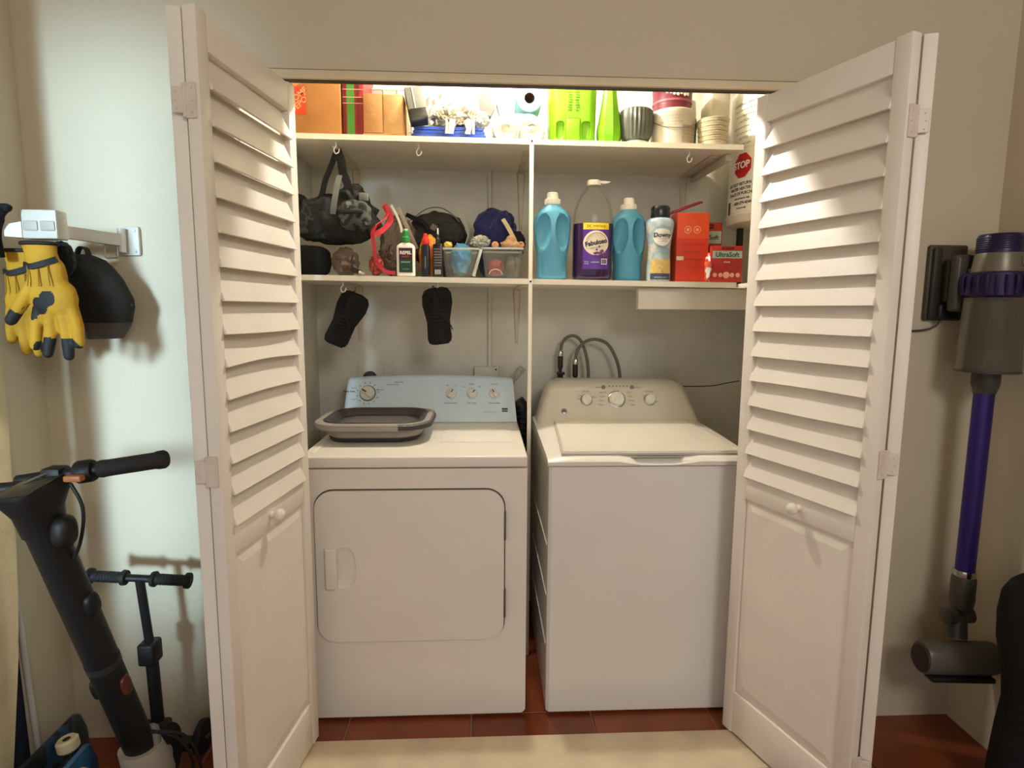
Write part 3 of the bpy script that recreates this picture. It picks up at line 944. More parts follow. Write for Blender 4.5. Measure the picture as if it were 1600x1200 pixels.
m.build('lavender_print', mat('lavender', C(116, 60, 110), .5, var=.4, vscale=80), lab)
letters('KILLS', .007, front_map(-.032, .068, .0024), WHITEINK, lab)
letters('99.9%', .007, front_map(-.032, .060, .0024), WHITEINK, lab)
letters('LAVENDER', .007, front_map(.000, .066, .0024), WHITEINK, lab)
letters('2X', .014, front_map(-.026, .200, .0024), INK, lab)
letters('MORE VALUE', .008, front_map(.014, .200, .0024), INK, lab)
bc = front_patch(.024, .047, .058, .080, .0024).build('barcode_panel', WHITEINK, lab)
m = MB()
for i in range(9):
    u = .027 + i * .0021
    p = front_map(0, .069, .0030)(u, 0)
    m.box(p[0] - .0004 * (1 + i % 3), p[0] + .0005, p[1], p[1] + .0003, .061, .077)
m.build('barcode', INK, bc, smooth=None)

# scent beads
x = .678
db = thing('scent_bead_bottle', 'pale printed scent-bead bottle with a black cap', 'bottle', (x, .468, zm(x)))
rings = [oval(a, b, z, p=2.2) for a, b, z in ((.042, .034, .001), (.045, .036, .005), (.046, .037, .04), (.043, .035, .09), (.042, .034, .13), (.047, .038, .17), (.053, .042, .205), (.054, .042, .22), (.050, .040, .232), (.038, .034, .238))]
MB().loft(rings).build('body', ramp_mat('beads_print', [(0, C(120, 150, 160)), (.35, C(188, 196, 192)), (.5, C(150, 176, 184)), (.62, C(206, 204, 190)), (.75, C(96, 128, 150))], 16, .25, 0, constant=False), db, smooth=50)
MB().loft([oval(.034, .030, .2385), oval(.036, .032, .246), oval(.034, .030, .262), oval(.036, .031, .276), oval(.030, .027, .284), oval(.024, .022, .280)]).build('cap', mat('cap_navy', C(22, 24, 34), .25, var=.05), db, smooth=60)
def dmap(cx, cz, out=.0016): return front_map(cx, cz, out, .0475, .038, 2.2)
f = dmap(0, .168, .0030)
m = MB().loft([[f(.034 * k * math.cos(2 * PI * i / 28), .037 * k * math.sin(2 * PI * i / 28)) for i in range(28)] for k in (1, .6, .02)], cap0=False)
dlab = m.build('round_label', mat('label_ivory', C(226, 222, 208), .4, var=.02), db)
letters('Downy', .0225, lambda u, v: (u, f(u, v)[1] - .0012, .172 + v), mat('navy_ink', C(28, 30, 60), .5, var=0), dlab, bold=.0007)
letters('INFUSIONS', .0062, lambda u, v: (u, f(u, v)[1] - .0012, .157 + v), GREYINK, dlab)
letters('in-wash scent beads', .0046, lambda u, v: (u, f(u, v)[1] - .0012, .150 + v), GREYINK, dlab)
g = lambda u, v: front_map(0, 0, .0012, .0455, .0365, 2.2)(u, v)
m = MB().loft([[g(-.038 + .076 * i / 12, z) for i in range(13)] for z in (.030, .082)], closed=False)
fl_ = m.build('flower_print', ramp_mat('flower_patch', [(0, C(206, 96, 92)), (.42, C(216, 176, 110)), (.52, C(222, 198, 96)), (.64, C(196, 150, 120))], 40, .4, 0, constant=False), db)
m = MB().loft([[g(-.038 + .076 * i / 12, z) for i in range(13)] for z in (.006, .029)], closed=False)
nb_ = m.build('navy_band', mat('navy_band', C(58, 66, 96), .4, var=.2), db)
letters('BOTANICAL MIST', .006, lambda u, v: (u, g(u, v)[1] - .001, .014 + v), WHITEINK, nb_)

# orange-red box with open lid flap
ORB = mat('orange_red_card', C(230, 82, 40), .45, var=.05)
x = .806
rb = thing('orange_red_box', 'tall orange-red carton with its lid flap standing open', 'box', (x, .500, zm(x)), rz=-.05)
m = MB()
w2, d2, h = .062, .045, .262
for a in ((-w2, -w2 + .002, -d2, d2), (w2 - .002, w2, -d2, d2), (-w2, w2, -d2, -d2 + .002), (-w2, w2, d2 - .002, d2)):
    m.box(a[0], a[1], a[2], a[3], .0005, h)
m.box(-w2, w2, -d2, d2, .0005, .003)
m.build('carton', ORB, rb, smooth=None)
fp_ = [Vector((-.075, .046, h + .002)), Vector((.062, .046, h + .052)), Vector((.062, .098, h + .060)), Vector((-.075, .098, h + .010))]
MB().loft([fp_, [q + Vector((-.001, 0, .003)) for q in fp_]]).build('lid_flap', mat('flap_card', C(40, 26, 44), .5, var=.2), rb, smooth=None)
MB().loft([[q + Vector((-.001, -.0004 if q.y < .06 else 0, .0031)) for q in fp_], [q + Vector((-.0025, -.0004 if q.y < .06 else 0, .0071)) for q in fp_]]).build('flap_edge', mat('flap_red', C(176, 50, 54), .5, var=.1), rb, smooth=None)
MB().box(-w2 + .001, w2 - .001, -d2 - .0008, -d2 - .0002, .002, .165).build('lower_print', mat('red_print', C(214, 60, 30), .45, var=.05), rb, smooth=None)
m = MB()
for cx in (-.020, .016):
    m.lathe([(.014, 0), (.014, .0006), (.0115, .0006), (.0115, 0)], 20, center=(cx, -d2 - .0003, .198), axis=(0, -1, 0), cap0=False, cap1=False)
    m.lathe([(.006, 0), (.006, .0006)], 10, center=(cx, -d2 - .0003, .198), axis=(0, -1, 0))
m.build('icons', mat('pale_orange', C(248, 170, 130), .5, var=0), rb)
for j, s in enumerate(('DOSE ONE PACK PER LOAD', 'KEEP OUT OF REACH', 'SAFE FOR ALL MACHINES', 'OPEN HERE')):
    letters(s, .0075, flat_front(.004, -d2 - .0012, .142 - j * .028), mat('dark_red_ink', C(150, 26, 18), .5, var=0), rb)
MB().box(-w2 + .002, -w2 + .030, -d2 - .0016, -d2 - .0009, .082, .098, .002).build('white_tab', mat('pale_orange2', C(240, 206, 180), .5, var=0), rb)
# red box peeking out behind it
x = .752
MB().box(-.05, .05, -.04, .04, .0005, .235, .002).build('red_carton', mat('dark_red_card', C(150, 34, 30), .5, var=.15), loc=(x, .610, zm(x)), label='dark red carton standing behind the scent beads', cat='box')
# two detergent boxes
UR = mat('ultra_red', C(176, 44, 38), .45, var=.08)
def ultra_box(x, y, w_, h_, d_, label, rz):
    t = thing('detergent_box', label, 'box', (x, y, zm(x)), rz=rz, group='red detergent boxes')
    MB().box(-w_, w_, -d_, d_, .0005, h_, .002).build('carton', UR, t)
    MB().box(-w_ + .006, w_ - .004, -d_ - .0008, -d_ - .0002, h_ * .66, h_ * .86).build('name_band', mat('band_green', C(176, 196, 176), .4, var=.1), t)
    letters('UltraSoft', .026 * w_ / .064, flat_front(.001, -d_ - .0014, h_ * .755), mat('dark_green_ink', C(40, 60, 56), .5, var=0), t, bold=.0004)
    MB().box(-w_ * .35, w_ * .42, -d_ - .0008, -d_ - .0002, h_ * .90, h_ * .97).build('brand_plate', INK, t)
    letters('KIRKLAND', .009, flat_front(w_ * .03, -d_ - .0014, h_ * .935), mat('red_ink', C(214, 60, 50), .5, var=0), t)
    letters('sheets', .010, flat_front(0, -d_ - .0012, h_ * .56), WHITEINK, t)
    m = MB()
    for i in range(5):
        m.lathe([(.0085 if i != 2 else .013, 0), (.0085 if i != 2 else .013, .0008)], 14, center=(-w_ * .72 + i * w_ * .36, -d_ - .0003, h_ * .20), axis=(0, -1, 0))
    m.build('icon_row', mat('icon_tan', C(226, 168, 140), .5, var=.1), t)
    return t
ultra_box(.935, .470, .062, .138, .035, 'small red detergent box at the front corner of the lower shelf', -.03)
ultra_box(.905, .620, .062, .245, .045, 'larger red detergent box standing behind the small one', .02)
MB().blob((0, 0, .055), (.014, .02, .055), amp=.3, freq=4, sub=3, seed=4, flat=-.054).build('plastic_pouch', ramp_mat('pouch_print', [(0, C(230, 226, 220)), (.45, C(214, 90, 50)), (.6, C(236, 200, 190))], 30, .35, .2), loc=(.868, .452, zm(.868)), label='small crumpled orange and white pouch beside the small detergent box', cat='pouch')

# ================================================================== LOWER SHELF, LEFT
CAMO = ramp_mat('camouflage', [(0, C(12, 13, 12)), (.40, C(24, 25, 23)), (.50, C(14, 15, 14)), (.62, C(52, 55, 48)), (.68, C(20, 21, 19))], 14, .85, .4)
bp = thing('camouflage_backpack', 'dark camouflage backpack hanging by its strap from a cup hook', 'backpack', (-.545, .470, zm(-.545)))
m = MB()
m.blob((-.005, .02, .205), (.150, .085, .085), amp=.20, freq=2.4, sub=5, seed=1, power=2.4)
m.blob((-.10, .02, .195), (.075, .07, .065), amp=.2, freq=3, sub=4, seed=3)
m.blob((.055, .01, .275), (.060, .060, .065), amp=.28, freq=3, sub=4, seed=5)
link('body', voxel(m, .006, 9), CAMO, bp)
m = MB()
m.blob((.075, -.055, .215), (.056, .032, .052), amp=.14, freq=3, sub=4, seed=8, power=2.8)
m.build('front_pocket', ramp_mat('camouflage_pale', [(0, C(26, 28, 25)), (.42, C(66, 70, 60)), (.52, C(34, 36, 32)), (.6, C(86, 90, 80))], 16, .85, .4), bp)
MB().box(-.040, .040, -.006, .006, -.006, .006, .003, mtx=Matrix.Translation((.070, -.088, .223))).build('zip', INK, bp)
m = MB()
m.ribbon([(.005, -.01, .455), (-.012, -.012, .41), (-.038, -.02, .345), (-.050, -.03, .29), (-.075, -.02, .25)], .020, .004, (1, 0, 0))
m.ribbon([(.005, -.01, .455), (.020, -.02, .42), (.030, -.03, .37), (.050, -.04, .32), (.055, -.04, .27)], .030, .006, (1, 0, .2))
m.build('strap', BLACKCLOTH, bp)
MB().ribbon([(.018, -.035, .36), (.012, -.06, .31), (.004, -.075, .25), (.0, -.078, .215)], .020, .003, (1, 0, 0)).build('webbing', mat('webbing_grey', C(98, 98, 90), .8, var=.1), bp)
MB().box(.088, .122, -.052, -.036, .268, .298, .004).build('buckle', mat('buckle_grey', C(112, 112, 106), .4, var=.2, vscale=80), bp)
m = MB().blob((-.155, .03, .255), (.042, .05, .05), amp=.1, sub=4, seed=11)
m.build('rolled_sleeve', BLACKCLOTH, bp)
# black pouch below it
MB().blob((0, 0, .054), (.072, .055, .056), amp=.05, freq=2.5, sub=4, seed=12, power=3.6, flat=-.0535).build('black_pouch', mat('deep_black_cloth', C(10, 10, 11), .95, var=.1), loc=(-.655, .480, zm(-.655)), label='plain black fabric pouch on the shelf under the backpack', cat='bag')
# clear bag of small parts with a hose nozzle in front
CLEARBAG = mat('clear_bag', C(128, 100, 86), .16, var=.35, vscale=30, trans=.4, alpha=.5, bump=.6, bscale=30)
pb_ = thing('parts_bag', 'clear plastic bag of small brown and white bits beside the black pouch', 'bag', (-.524, .478, zm(-.524)))
MB().blob((0, 0, .052), (.050, .042, .054), amp=.15, freq=3, sub=4, seed=21, flat=-.051).build('film', CLEARBAG, pb_)
random.seed(5)
for i in range(14):
    MB().blob((random.uniform(-.026, .026), random.uniform(-.026, .02), random.uniform(.018, .07)), (.013, .011, .009), amp=.3, sub=2, seed=30 + i).build('bit', mat('bit_%d' % (i % 3), (C(120, 78, 56), C(206, 196, 180), C(86, 56, 46))[i % 3], .6, var=.2), pb_)
nz = thing('spray_nozzle', 'small black and chrome spray nozzle lying over the shelf edge', 'nozzle', (-.468, .430, zm(-.468)))
MB().cyl((-.022, .012, .022), (.010, -.012, .011), .010, .008, n=14).build('body', BLACK, nz)
MB().cyl((.010, -.012, .011), (.024, -.022, .006), .0085, .005, n=14).build('tip', CHROME, nz)
MB().tube([(-.022, .012, .022), (-.026, .014, .05), (-.022, .014, .075)], .003, 8, 4).build('wand', BLACK, nz)
# red mesh and clear bags
RED = mat('red_strap', C(186, 42, 50), .5, var=.2, vscale=30, bump=.3)
rbag = thing('red_strapped_bag', 'clear plastic bag edged with red straps beside the backpack', 'bag', (-.362, .520, zm(-.362)))
MB().blob((.026, .045, .118), (.066, .055, .119), amp=.28, freq=2.6, sub=5, seed=41, ridge=True, flat=-.117).build('film', CLEARBAG, rbag)
m = MB()
m.ribbon([(-.006, -.065, .265), (.006, -.07, .235), (-.014, -.088, .20), (-.046, -.098, .165), (-.043, -.096, .10), (-.036, -.090, .05), (-.006, -.085, .018), (.03, -.08, .012)], .014, .005, (.7, 0, .7))
m.ribbon([(.052, .01, .20), (.075, -.02, .15), (.082, -.03, .09), (.085, -.03, .03)], .012, .004, (.7, 0, .7))
m.ribbon([(-.008, -.06, .262), (.014, -.06, .215), (-.003, -.085, .175), (-.040, -.095, .150)], .022, .004, (1, 0, 0))
m.build('red_strap', RED, rbag)
m = MB()
m.blob((-.046, -.045, .042), (.026, .022, .038), amp=.25, freq=4, sub=4, seed=45)
m.build('orange_netting', ramp_mat('netting', [(0, C(120, 40, 26)), (.45, C(170, 72, 38)), (.6, C(90, 24, 20))], 60, .7, .5), rbag)
m = MB()
random.seed(11)
for i in range(22):
    a = Vector((random.uniform(-.02, .05), random.uniform(-.02, .03), random.uniform(.02, .10)))
    b_ = a + Vector((random.uniform(-.04, .03), random.uniform(-.02, .02), random.uniform(-.03, .03)))
    b_.z = max(b_.z, .012)
    m.tube([a, (a + b_) / 2 + Vector((0, -.01, .01)), b_], .0028, 6, 3)
m.build('cords', mat('brown_cord', C(104, 70, 58), .6, var=.3), rbag)
m = MB()
m.ribbon([(.010, -.02, .27), (.030, -.025, .235), (.048, -.04, .19), (.052, -.045, .165)], .009, .003, (1, 0, .3))
m.build('white_strip', mat('white_strip', C(236, 230, 220), .4, var=.05), rbag)
MB().box(-.008, .008, -.002, .002, -.085, .085, .001, mtx=Matrix.Translation((.070, -.02, .185)) @ Matrix.Rotation(-.42, 4, 'Y')).build('ruler_strip', mat('grey_strip', C(150, 140, 126), .6, var=.1), rbag)
# white lotion bottle
x = -.291
rp = thing('repellent_bottle', 'white flat bottle with green cap and dark green label', 'bottle', (x, .440, zm(x)))
rings = []
for z, hx, hy in ((.001, .031, .013), (.004, .0345, .016), (.10, .0345, .016), (.112, .033, .016), (.120, .024, .014), (.124, .016, .012)):
    rings.append([(a, b_, z) for a, b_ in rrect(-hx, hx, -hy, hy, min(hy, .012), 5)])
MB().loft(rings).build('body', mat('bottle_white', C(240, 234, 218), .35, var=.02), rp)
GREEN = mat('cap_green', C(34, 128, 62), .35, var=.05)
cp = MB().lathe([(.017, .1245), (.017, .142), (.012, .146), (.0115, .166), (.009, .169)], 18).build('cap', GREEN, rp)
MB().cyl((0, 0, .1692), (0, 0, .1745), .009, n=14).build('cap_top', mat('cap_pale', C(200, 212, 190), .4, var=0), cp)
lb_ = MB().box(-.024, .026, -.0172, -.0163, .014, .104).build('label', mat('label_green', C(26, 66, 44), .4, var=.2, vscale=40), rp)
MB().box(-.024, .026, -.0178, -.0173, .062, .104).build('label_top', mat('label_maroon', C(64, 26, 28), .4, var=.3, vscale=60), lb_)
letters('REPEL', .0165, flat_front(.001, -.0184, .086), WHITEINK, lb_, bold=.0005)
letters('INSECT', .008, flat_front(.001, -.0184, .072), mat('orange_ink', C(216, 110, 60), .5, var=0), lb_)
letters('REPELLENT', .007, flat_front(.001, -.0184, .052), WHITEINK, lb_)
letters('LOTION', .007, flat_front(.001, -.0184, .026), mat('pale_green_ink', C(150, 196, 150), .5, var=0), lb_)
# small dark tube with red cap and black dropper bottle
t = thing('slim_dark_bottle', 'slim black bottle with a red cap beside the white bottle', 'bottle', (-.218, .442, zm(-.218)))
MB().loft([[(a, b_, z) for a, b_ in rrect(-h_, h_, -.012, .012, .008, 4)] for z, h_ in ((.001, .015), (.004, .017), (.11, .017), (.118, .013))]).build('body', mat('black_gloss', C(24, 22, 22), .25, var=.1), t)
MB().lathe([(.0135, .1185), (.0145, .122), (.014, .138), (.009, .146), (.0085, .158), (.004, .160)], 18).build('cap', mat('cap_red', C(206, 40, 24), .35, var=.05), t)
MB().box(-.002, .002, -.0128, -.0121, .03, .075).build('print', GREYINK, t)
t = thing('dropper_bottle', 'black square bottle with thin spout and pale barcode', 'bottle', (-.172, .446, zm(-.172)))
MB().loft([[(a, b_, z) for a, b_ in rrect(-h_, h_, -.014, .014, .004, 3)] for z, h_ in ((.001, .017), (.003, .0185), (.118, .0185), (.121, .016), (.123, .008))]).build('body', mat('black_gloss', C(24, 22, 22), .25), t)
MB().lathe([(.0085, .1235), (.0085, .140), (.0055, .144), (.0045, .158)], 14).build('neck', BLACK, t)
MB().lathe([(.0035, .1585), (.0032, .178), (.002, .181)], 10).build('spout', mat('spout_pale', C(206, 216, 196), .4, var=0), t)
m = MB()
for i in range(7):
    m.box(-.014, .014, -.0148, -.0142, .040 + i * .010, .0455 + i * .010)
m.build('label_lines', mat('label_grey', C(98, 94, 88), .5, var=.2), t, smooth=None)
letters('|||||', .018, flat_front(0, -.0150, .020), mat('pale_code', C(220, 216, 206), .5, var=0), t, bold=.0004)
# orange-red sponge bag behind the bottles
MB().blob((0, 0, .080), (.045, .03, .080), amp=.15, freq=2.5, sub=4, seed=51, flat=-.0795).build('orange_bag', ramp_mat('orange_print', [(0, C(206, 44, 20)), (.42, C(226, 110, 30)), (.55, C(232, 170, 40)), (.66, C(214, 70, 24))], 14, .4, .3, constant=False), loc=(-.205, .500, zm(-.205)), label='orange and yellow plastic bag behind the dark bottles', cat='bag')
MB().blob((0, 0, 0), (.016, .014, .013), amp=.3, sub=3, seed=52).build('yellow_sponge', mat('yellow_sponge', C(226, 206, 90), .8, var=.2), loc=(-.135, .478, zm(-.135) + .1235), label='small yellow sponge on the left clear bin', cat='sponge')
# charcoal backpack lying at the back
bq = thing('charcoal_backpack', 'charcoal backpack lying on its side at the back of the shelf', 'backpack', (-.195, .705, zm(-.195)))
m = MB()
m.blob((0, 0, .165), (.125, .075, .115), amp=.14, freq=2.2, sub=5, seed=61, power=2.3)
m.blob((.02, -.015, .110), (.09, .065, .11), amp=.14, freq=2.6, sub=4, seed=62, flat=-.1095)
link('body', voxel(m, .006, 3), mat('charcoal_cloth', C(48, 45, 42), .85, var=.3, vscale=10, bump=.4, bscale=120), bq)
m = MB()
m.blob((.055, -.062, .185), (.06, .030, .048), amp=.1, sub=4, seed=64, power=2.6)
m.build('side_pocket', mat('charcoal_dark', C(34, 33, 30), .85, var=.3, bump=.4, bscale=90), bq)
MB().ribbon([(-.12, -.05, .26), (-.09, -.075, .245), (-.04, -.085, .22), (-.02, -.09, .17)], .018, .004, (0, .3, 1)).build('strap', BLACKCLOTH, bq)
MB().ribbon([(-.11, -.04, .235), (-.04, -.04, .285), (.02, -.045, .290), (.07, -.045, .262), (.095, -.05, .235)], .010, .004, (0, 1, .2)).build('piping', mat('grey_piping', C(92, 88, 82), .7, var=.1), bq)
m = MB().ribbon([(.118, -.05, .248), (.132, -.055, .215), (.133, -.055, .175), (.120, -.05, .140)], .016, .004, (.4, 1, 0))
m.build('reflective_trim', mat('pale_trim', C(170, 186, 178), .4, var=.1), bq)
MB().box(-.012, .012, -.002, .002, -.012, .012, .002, mtx=Matrix.Translation((-.005, -.098, .205)) @ Matrix.Rotation(.5, 4, 'Y')).build('tab', mat('tab_brown', C(110, 92, 86), .7, var=.1), bq)
# navy cloth pile
nv = thing('navy_cloth', 'rumpled navy blue cloth heaped behind the clear bins', 'cloth', (.048, .705, zm(.048)))
NAVY = mat('navy_fabric', C(20, 28, 84), .8, var=.3, vscale=14, bump=.3, bscale=40, sheen=.2)
m = MB()
m.blob((.005, 0, .200), (.092, .07, .094), amp=.24, freq=1.7, sub=5, seed=71, ridge=True)
m.blob((.0, .0, .105), (.080, .065, .105), amp=.12, freq=2.2, sub=4, seed=72, flat=-.1045)
link('cloth', voxel(m, .006, 9), NAVY, nv)
dk = MB().blob((.088, -.045, .150), (.034, .045, .050), amp=.28, freq=3, sub=4, seed=73, ridge=True).build('dark_fold', mat('dark_navy', C(16, 18, 34), .85, var=.2), nv)
MB().ribbon([(.030, -.085, .245), (.043, -.100, .222), (.057, -.118, .195), (.072, -.135, .165)], .016, .004, (1, 0, .5)).build('cream_trim', mat('cream_trim', C(206, 190, 150), .7, var=.2), nv)
MB().blob((-.060, -.12, .150), (.034, .022, .022), amp=.4, freq=3, sub=4, seed=76, ridge=True).build('white_net', mat('white_net', C(196, 196, 184), .7, var=.3, vscale=60), nv)
# clear bins
BIN = mat('clear_bin', C(206, 208, 200), .12, var=.0, trans=.75, alpha=.35, ior=1.2)
BINEDGE = mat('bin_edge', C(206, 206, 196), .25, var=.0, alpha=.75)
def bin_(x, y, hx, hy, h_, label):
    t = thing('clear_bin', label, 'bin', (x, y, zm(x)), group='clear plastic bins on the lower shelf')
    def rr_(k, z): return [(a, b_, z) for a, b_ in rrect(-hx * k, hx * k, -hy * k, hy * k, .012, 4)]
    MB().loft([rr_(.82, .002), rr_(.86, .006), rr_(.99, h_ - .008), rr_(.98, h_ - .008), rr_(.83, .008)], cap0=True, cap1=True).build('tub', BIN, t)
    MB().loft([rr_(.99, h_ - .0078), rr_(1.05, h_ - .006), rr_(1.05, h_), rr_(.98, h_), rr_(.98, h_ - .0078)], cap0=False, cap1=False).build('rim', BINEDGE, t)
    return t
bl = bin_(-.086, .510, .068, .075, .110, 'left clear bin with a blue plastic bag inside')
MB().box(-.006, .006, -.0035, .0035, -.052, .052, .001, mtx=Matrix.Translation((.062, -.066, .056)) @ Matrix.Rotation(.28, 4, 'Y')).build('corner_rib', BINEDGE, bl)
br = bin_(.072, .515, .078, .072, .115, 'right clear bin with a red pouch inside, next to the post')
MB().blob((0, 0, .065), (.040, .045, .060), amp=.18, freq=2.6, sub=4, seed=81, flat=-.058).build('blue_plastic_bag', ramp_mat('blue_bag', [(0, C(40, 110, 170)), (.5, C(80, 160, 206)), (.7, C(140, 200, 226))], 18, .3, .4, constant=False), loc=(-.088, .508, zm(-.088) + .009), label='bright blue plastic bag stuffed in the left clear bin', cat='bag')
rp2 = thing('red_pouch', 'red pouch with a pale rim lying in the right clear bin', 'pouch', (.046, .500, zm(.046) + .009))
MB().blob((0, 0, .034), (.034, .03, .033), amp=.1, sub=4, seed=83, flat=-.0325).build('body', mat('pouch_red', C(150, 40, 44), .6, var=.15), rp2)
MB().tube([(-.026, -.034, .006), (-.018, -.036, .020), (0, -.036, .026), (.018, -.036, .020), (.026, -.034, .006)], .0022, 8, 4).build('rim', mat('pouch_rim', C(216, 170, 150), .6, var=.1), rp2)
MB().blob((0, 0, .040), (.020, .040, .040), amp=.12, sub=4, seed=84, flat=-.039).build('brown_sack', mat('brown_sack', C(110, 96, 74), .8, var=.3, vscale=40, bump=.4), loc=(.108, .515, zm(.108) + .009), label='brown cloth sack in the right clear bin', cat='sack')
# beige toy bits on the right bin
random.seed(9)
ty = thing('knitted_toy', 'small beige knitted toy lying on top of the right clear bin', 'toy', (.085, .500, zm(.085) + .112))
KN = mat('knit_beige', C(206, 166, 120), .85, var=.25, vscale=40, bump=.5, bscale=160)
m = MB()
m.blob((.02, 0, .018), (.040, .028, .018), amp=.25, sub=4, seed=91)
m.blob((.022, -.004, .036), (.022, .02, .020), amp=.2, sub=3, seed=92)
link('body', voxel(m, .004, 3), KN, ty)
for p, r_ in (((-.040, -.012, .016), .013), ((.060, -.010, .018), .012)):
    MB().lathe([(r_ * .3, -.009), (r_, -.007), (r_ * 1.02, .006), (r_ * .55, .008), (r_ * .5, .005)], 16, center=p, axis=(-.2, -1, .2)).build('paw', mat('knit_pink', C(214, 160, 120), .8, var=.2, vscale=60), ty)
# ================================================================== SHOES HANGING UNDER THE LOWER SHELF
SHOE = mat('shoe_mesh', C(16, 15, 15), .8, var=.3, vscale=30, bump=.4, bscale=200)
SOLE = mat('shoe_sole', C(10, 10, 10), .6, var=.1)
def shoe(x, z, tilt, label):
    t = thing('running_shoe', label, 'shoe', (x, .475, z), rot=(0, tilt, 0), group='black running shoes hung under the shelf')
    # seen from above: toe down, heel up; outline of a foot, depth towards the viewer
    prof = ((.105, .026, .030), (.098, .044, .052), (.080, .054, .060), (.045, .056, .058), (.010, .049, .052), (-.02, .043, .047), (-.06, .044, .044), (-.085, .045, .036), (-.101, .040, .028), (-.107, .028, .020))
    rings = []
    for zz, hw_, hh in prof:
        ring = []
        for i in range(24):
            a = 2 * PI * i / 24
            sa = math.sin(a)
            yy = hh * .5 - hh * .9 * max(0, -sa) - .014 * max(0, sa)
            ring.append((hw_ * math.cos(a) * (1 - .25 * max(0, -sa)) + .006 * math.sin(zz * 14), yy, zz))
        rings.append(ring)
    MB().loft(rings).build('upper', SHOE, t, smooth=70)
    rings = []
    for zz, hw_, hh in prof:
        ring = []
        for i in range(20):
            a = 2 * PI * i / 20
            ring.append((hw_ * 1.06 * math.cos(a) + .006 * math.sin(zz * 14), hh * .5 + .006 + .014 * math.sin(a) * (1 if math.sin(a) > 0 else .4), zz * 1.03))
        rings.append(ring)
    so = MB().loft(rings).build('sole', SOLE, t, smooth=60)
    m = MB()
    for i in range(7):
        m.box(-.024 + i * .008 - .003, -.024 + i * .008 + .003, .012, .024, -.112, -.104, .001)
    m.build('tread', SOLE, so)
    # collar opening
    m = MB().loft([[(.022 * math.cos(a), -.026 - .004 * math.cos(2 * a), .056 + .034 * math.sin(a)) for a in [2 * PI * i / 20 for i in range(20)]], [(.018 * math.cos(a), -.010, .056 + .028 * math.sin(a)) for a in [2 * PI * i / 20 for i in range(20)]]], cap0=False)
    m.build('lining', mat('shoe_lining', C(34, 33, 33), .9, var=.2), t)
    m = MB()
    for i in range(4):
        zz = .012 - i * .014
        m.tube([(-.022, -.020, zz), (0, -.034, zz - .004), (.022, -.020, zz)], .0022, 6, 3)
    m.tube([(.0, -.03, .014), (.03, -.032, .020), (.052, -.02, .004), (.030, -.025, -.002), (.012, -.032, .010)], .002, 6, 5)
    m.tube([(.0, -.03, .014), (.028, -.03, -.012), (.046, -.02, -.042), (.05, -.015, -.060)], .002, 6, 4)
    m.build('laces', mat('lace_black', C(26, 25, 25), .8, var=0), t)
    m = MB().tube([(0, -.002, .100), (.004, -.004, .108), (0, -.004, .114), (-.004, -.002, .108), (0, 0, .102)], .0018, 6, 4)
    m.build('heel_loop', mat('lace_black', C(26, 25, 25), .8), t)
    return t
shoe(-.535, 1.358, .38, 'left black running shoe hanging toe down under the shelf')
shoe(-.178, 1.372, -.14, 'right black running shoe hanging toe down with its loose lace')

# ================================================================== UPPER SHELF
CARD = mat('cardboard', C(164, 112, 58), .8, var=.06, vscale=14, bump=.1, bscale=60)
CARD2 = mat('cardboard_pale', C(168, 122, 74), .8, var=.08, vscale=14, bump=.15, bscale=60)
# tall carton with the orange square logo
x = -.620
hb = thing('moving_carton', 'tall cardboard moving carton with an orange square logo at the shelf end', 'carton', (x, .580, zt(x)))
MB().box(-.112, .100, -.13, .13, .0008, .33, .003).build('carton', CARD, hb)
lg = MB().box(-.086, -.022, -.1312, -.1304, .074, .170).build('orange_square', mat('logo_orange', C(200, 62, 16), .6, var=.06), hb)
# slanted stencil lettering of the logo
for j, (s_, u, v, sz) in enumerate((('THE', -.088, .158, .026), ('HOME', -.070, .136, .030), ('DEPOT', -.062, .112, .030))):
    def fm(a, b_, u=u, v=v): return (max(-.0855, min(-.0225, .020 + u + a * .72 - b_ * .62)), -.1320, v + a * .62 + b_ * .72 + (.012 if u < -.08 else 0))
    letters(s_, sz, fm, mat('logo_pale', C(214, 150, 104), .6, var=0), lg, bold=.0008)
# plaid tin
x = -.478
pt = thing('plaid_box', 'red and green plaid box standing between the cardboard boxes', 'box', (x, .560, zt(x)))
MB().box(-.037, .040, -.10, .10, .0008, .26, .003).build('box', mat('plaid_red', C(140, 24, 20), .5, var=.12, vscale=40), pt)
MB().box(-.021, .006, -.1010, -.1003, .002, .258).build('green_stripe', mat('plaid_green', C(62, 130, 40), .5, var=.1), pt, smooth=None)
m = MB()
for z in (.118, .139, .166, .190, .215):
    m.box(-.036, .039, -.1018, -.1011, z, z + .003)
m.build('white_lines', mat('plaid_white', C(196, 140, 130), .5, var=0), pt, smooth=None)
m = MB()
for u in (-.036, .014):
    m.box(u, u + .010, -.1008, -.1003, .002, .258)
m.build('dark_stripe', mat('plaid_dark', C(100, 18, 18), .5, var=.1), pt, smooth=None)
# small taped carton
x = -.366
sc = thing('small_carton', 'small battered cardboard box with two flaps facing out', 'carton', (x, .520, zt(x)))
MB().box(-.072, .074, -.075, .075, .0008, .150, .004).build('carton', CARD2, sc)
MB().box(-.070, -.003, -.0785, -.0752, .014, .150, .0015).build('flap', CARD2, sc)
MB().box(.001, .070, -.0780, -.0752, .012, .147, .0015).build('flap', mat('cardboard_tape', C(178, 138, 88), .45, var=.12, vscale=30), sc)
MB().box(-.074, .076, -.079, -.07, .0008, .012, .0015).build('bottom_flap', CARD2, sc)
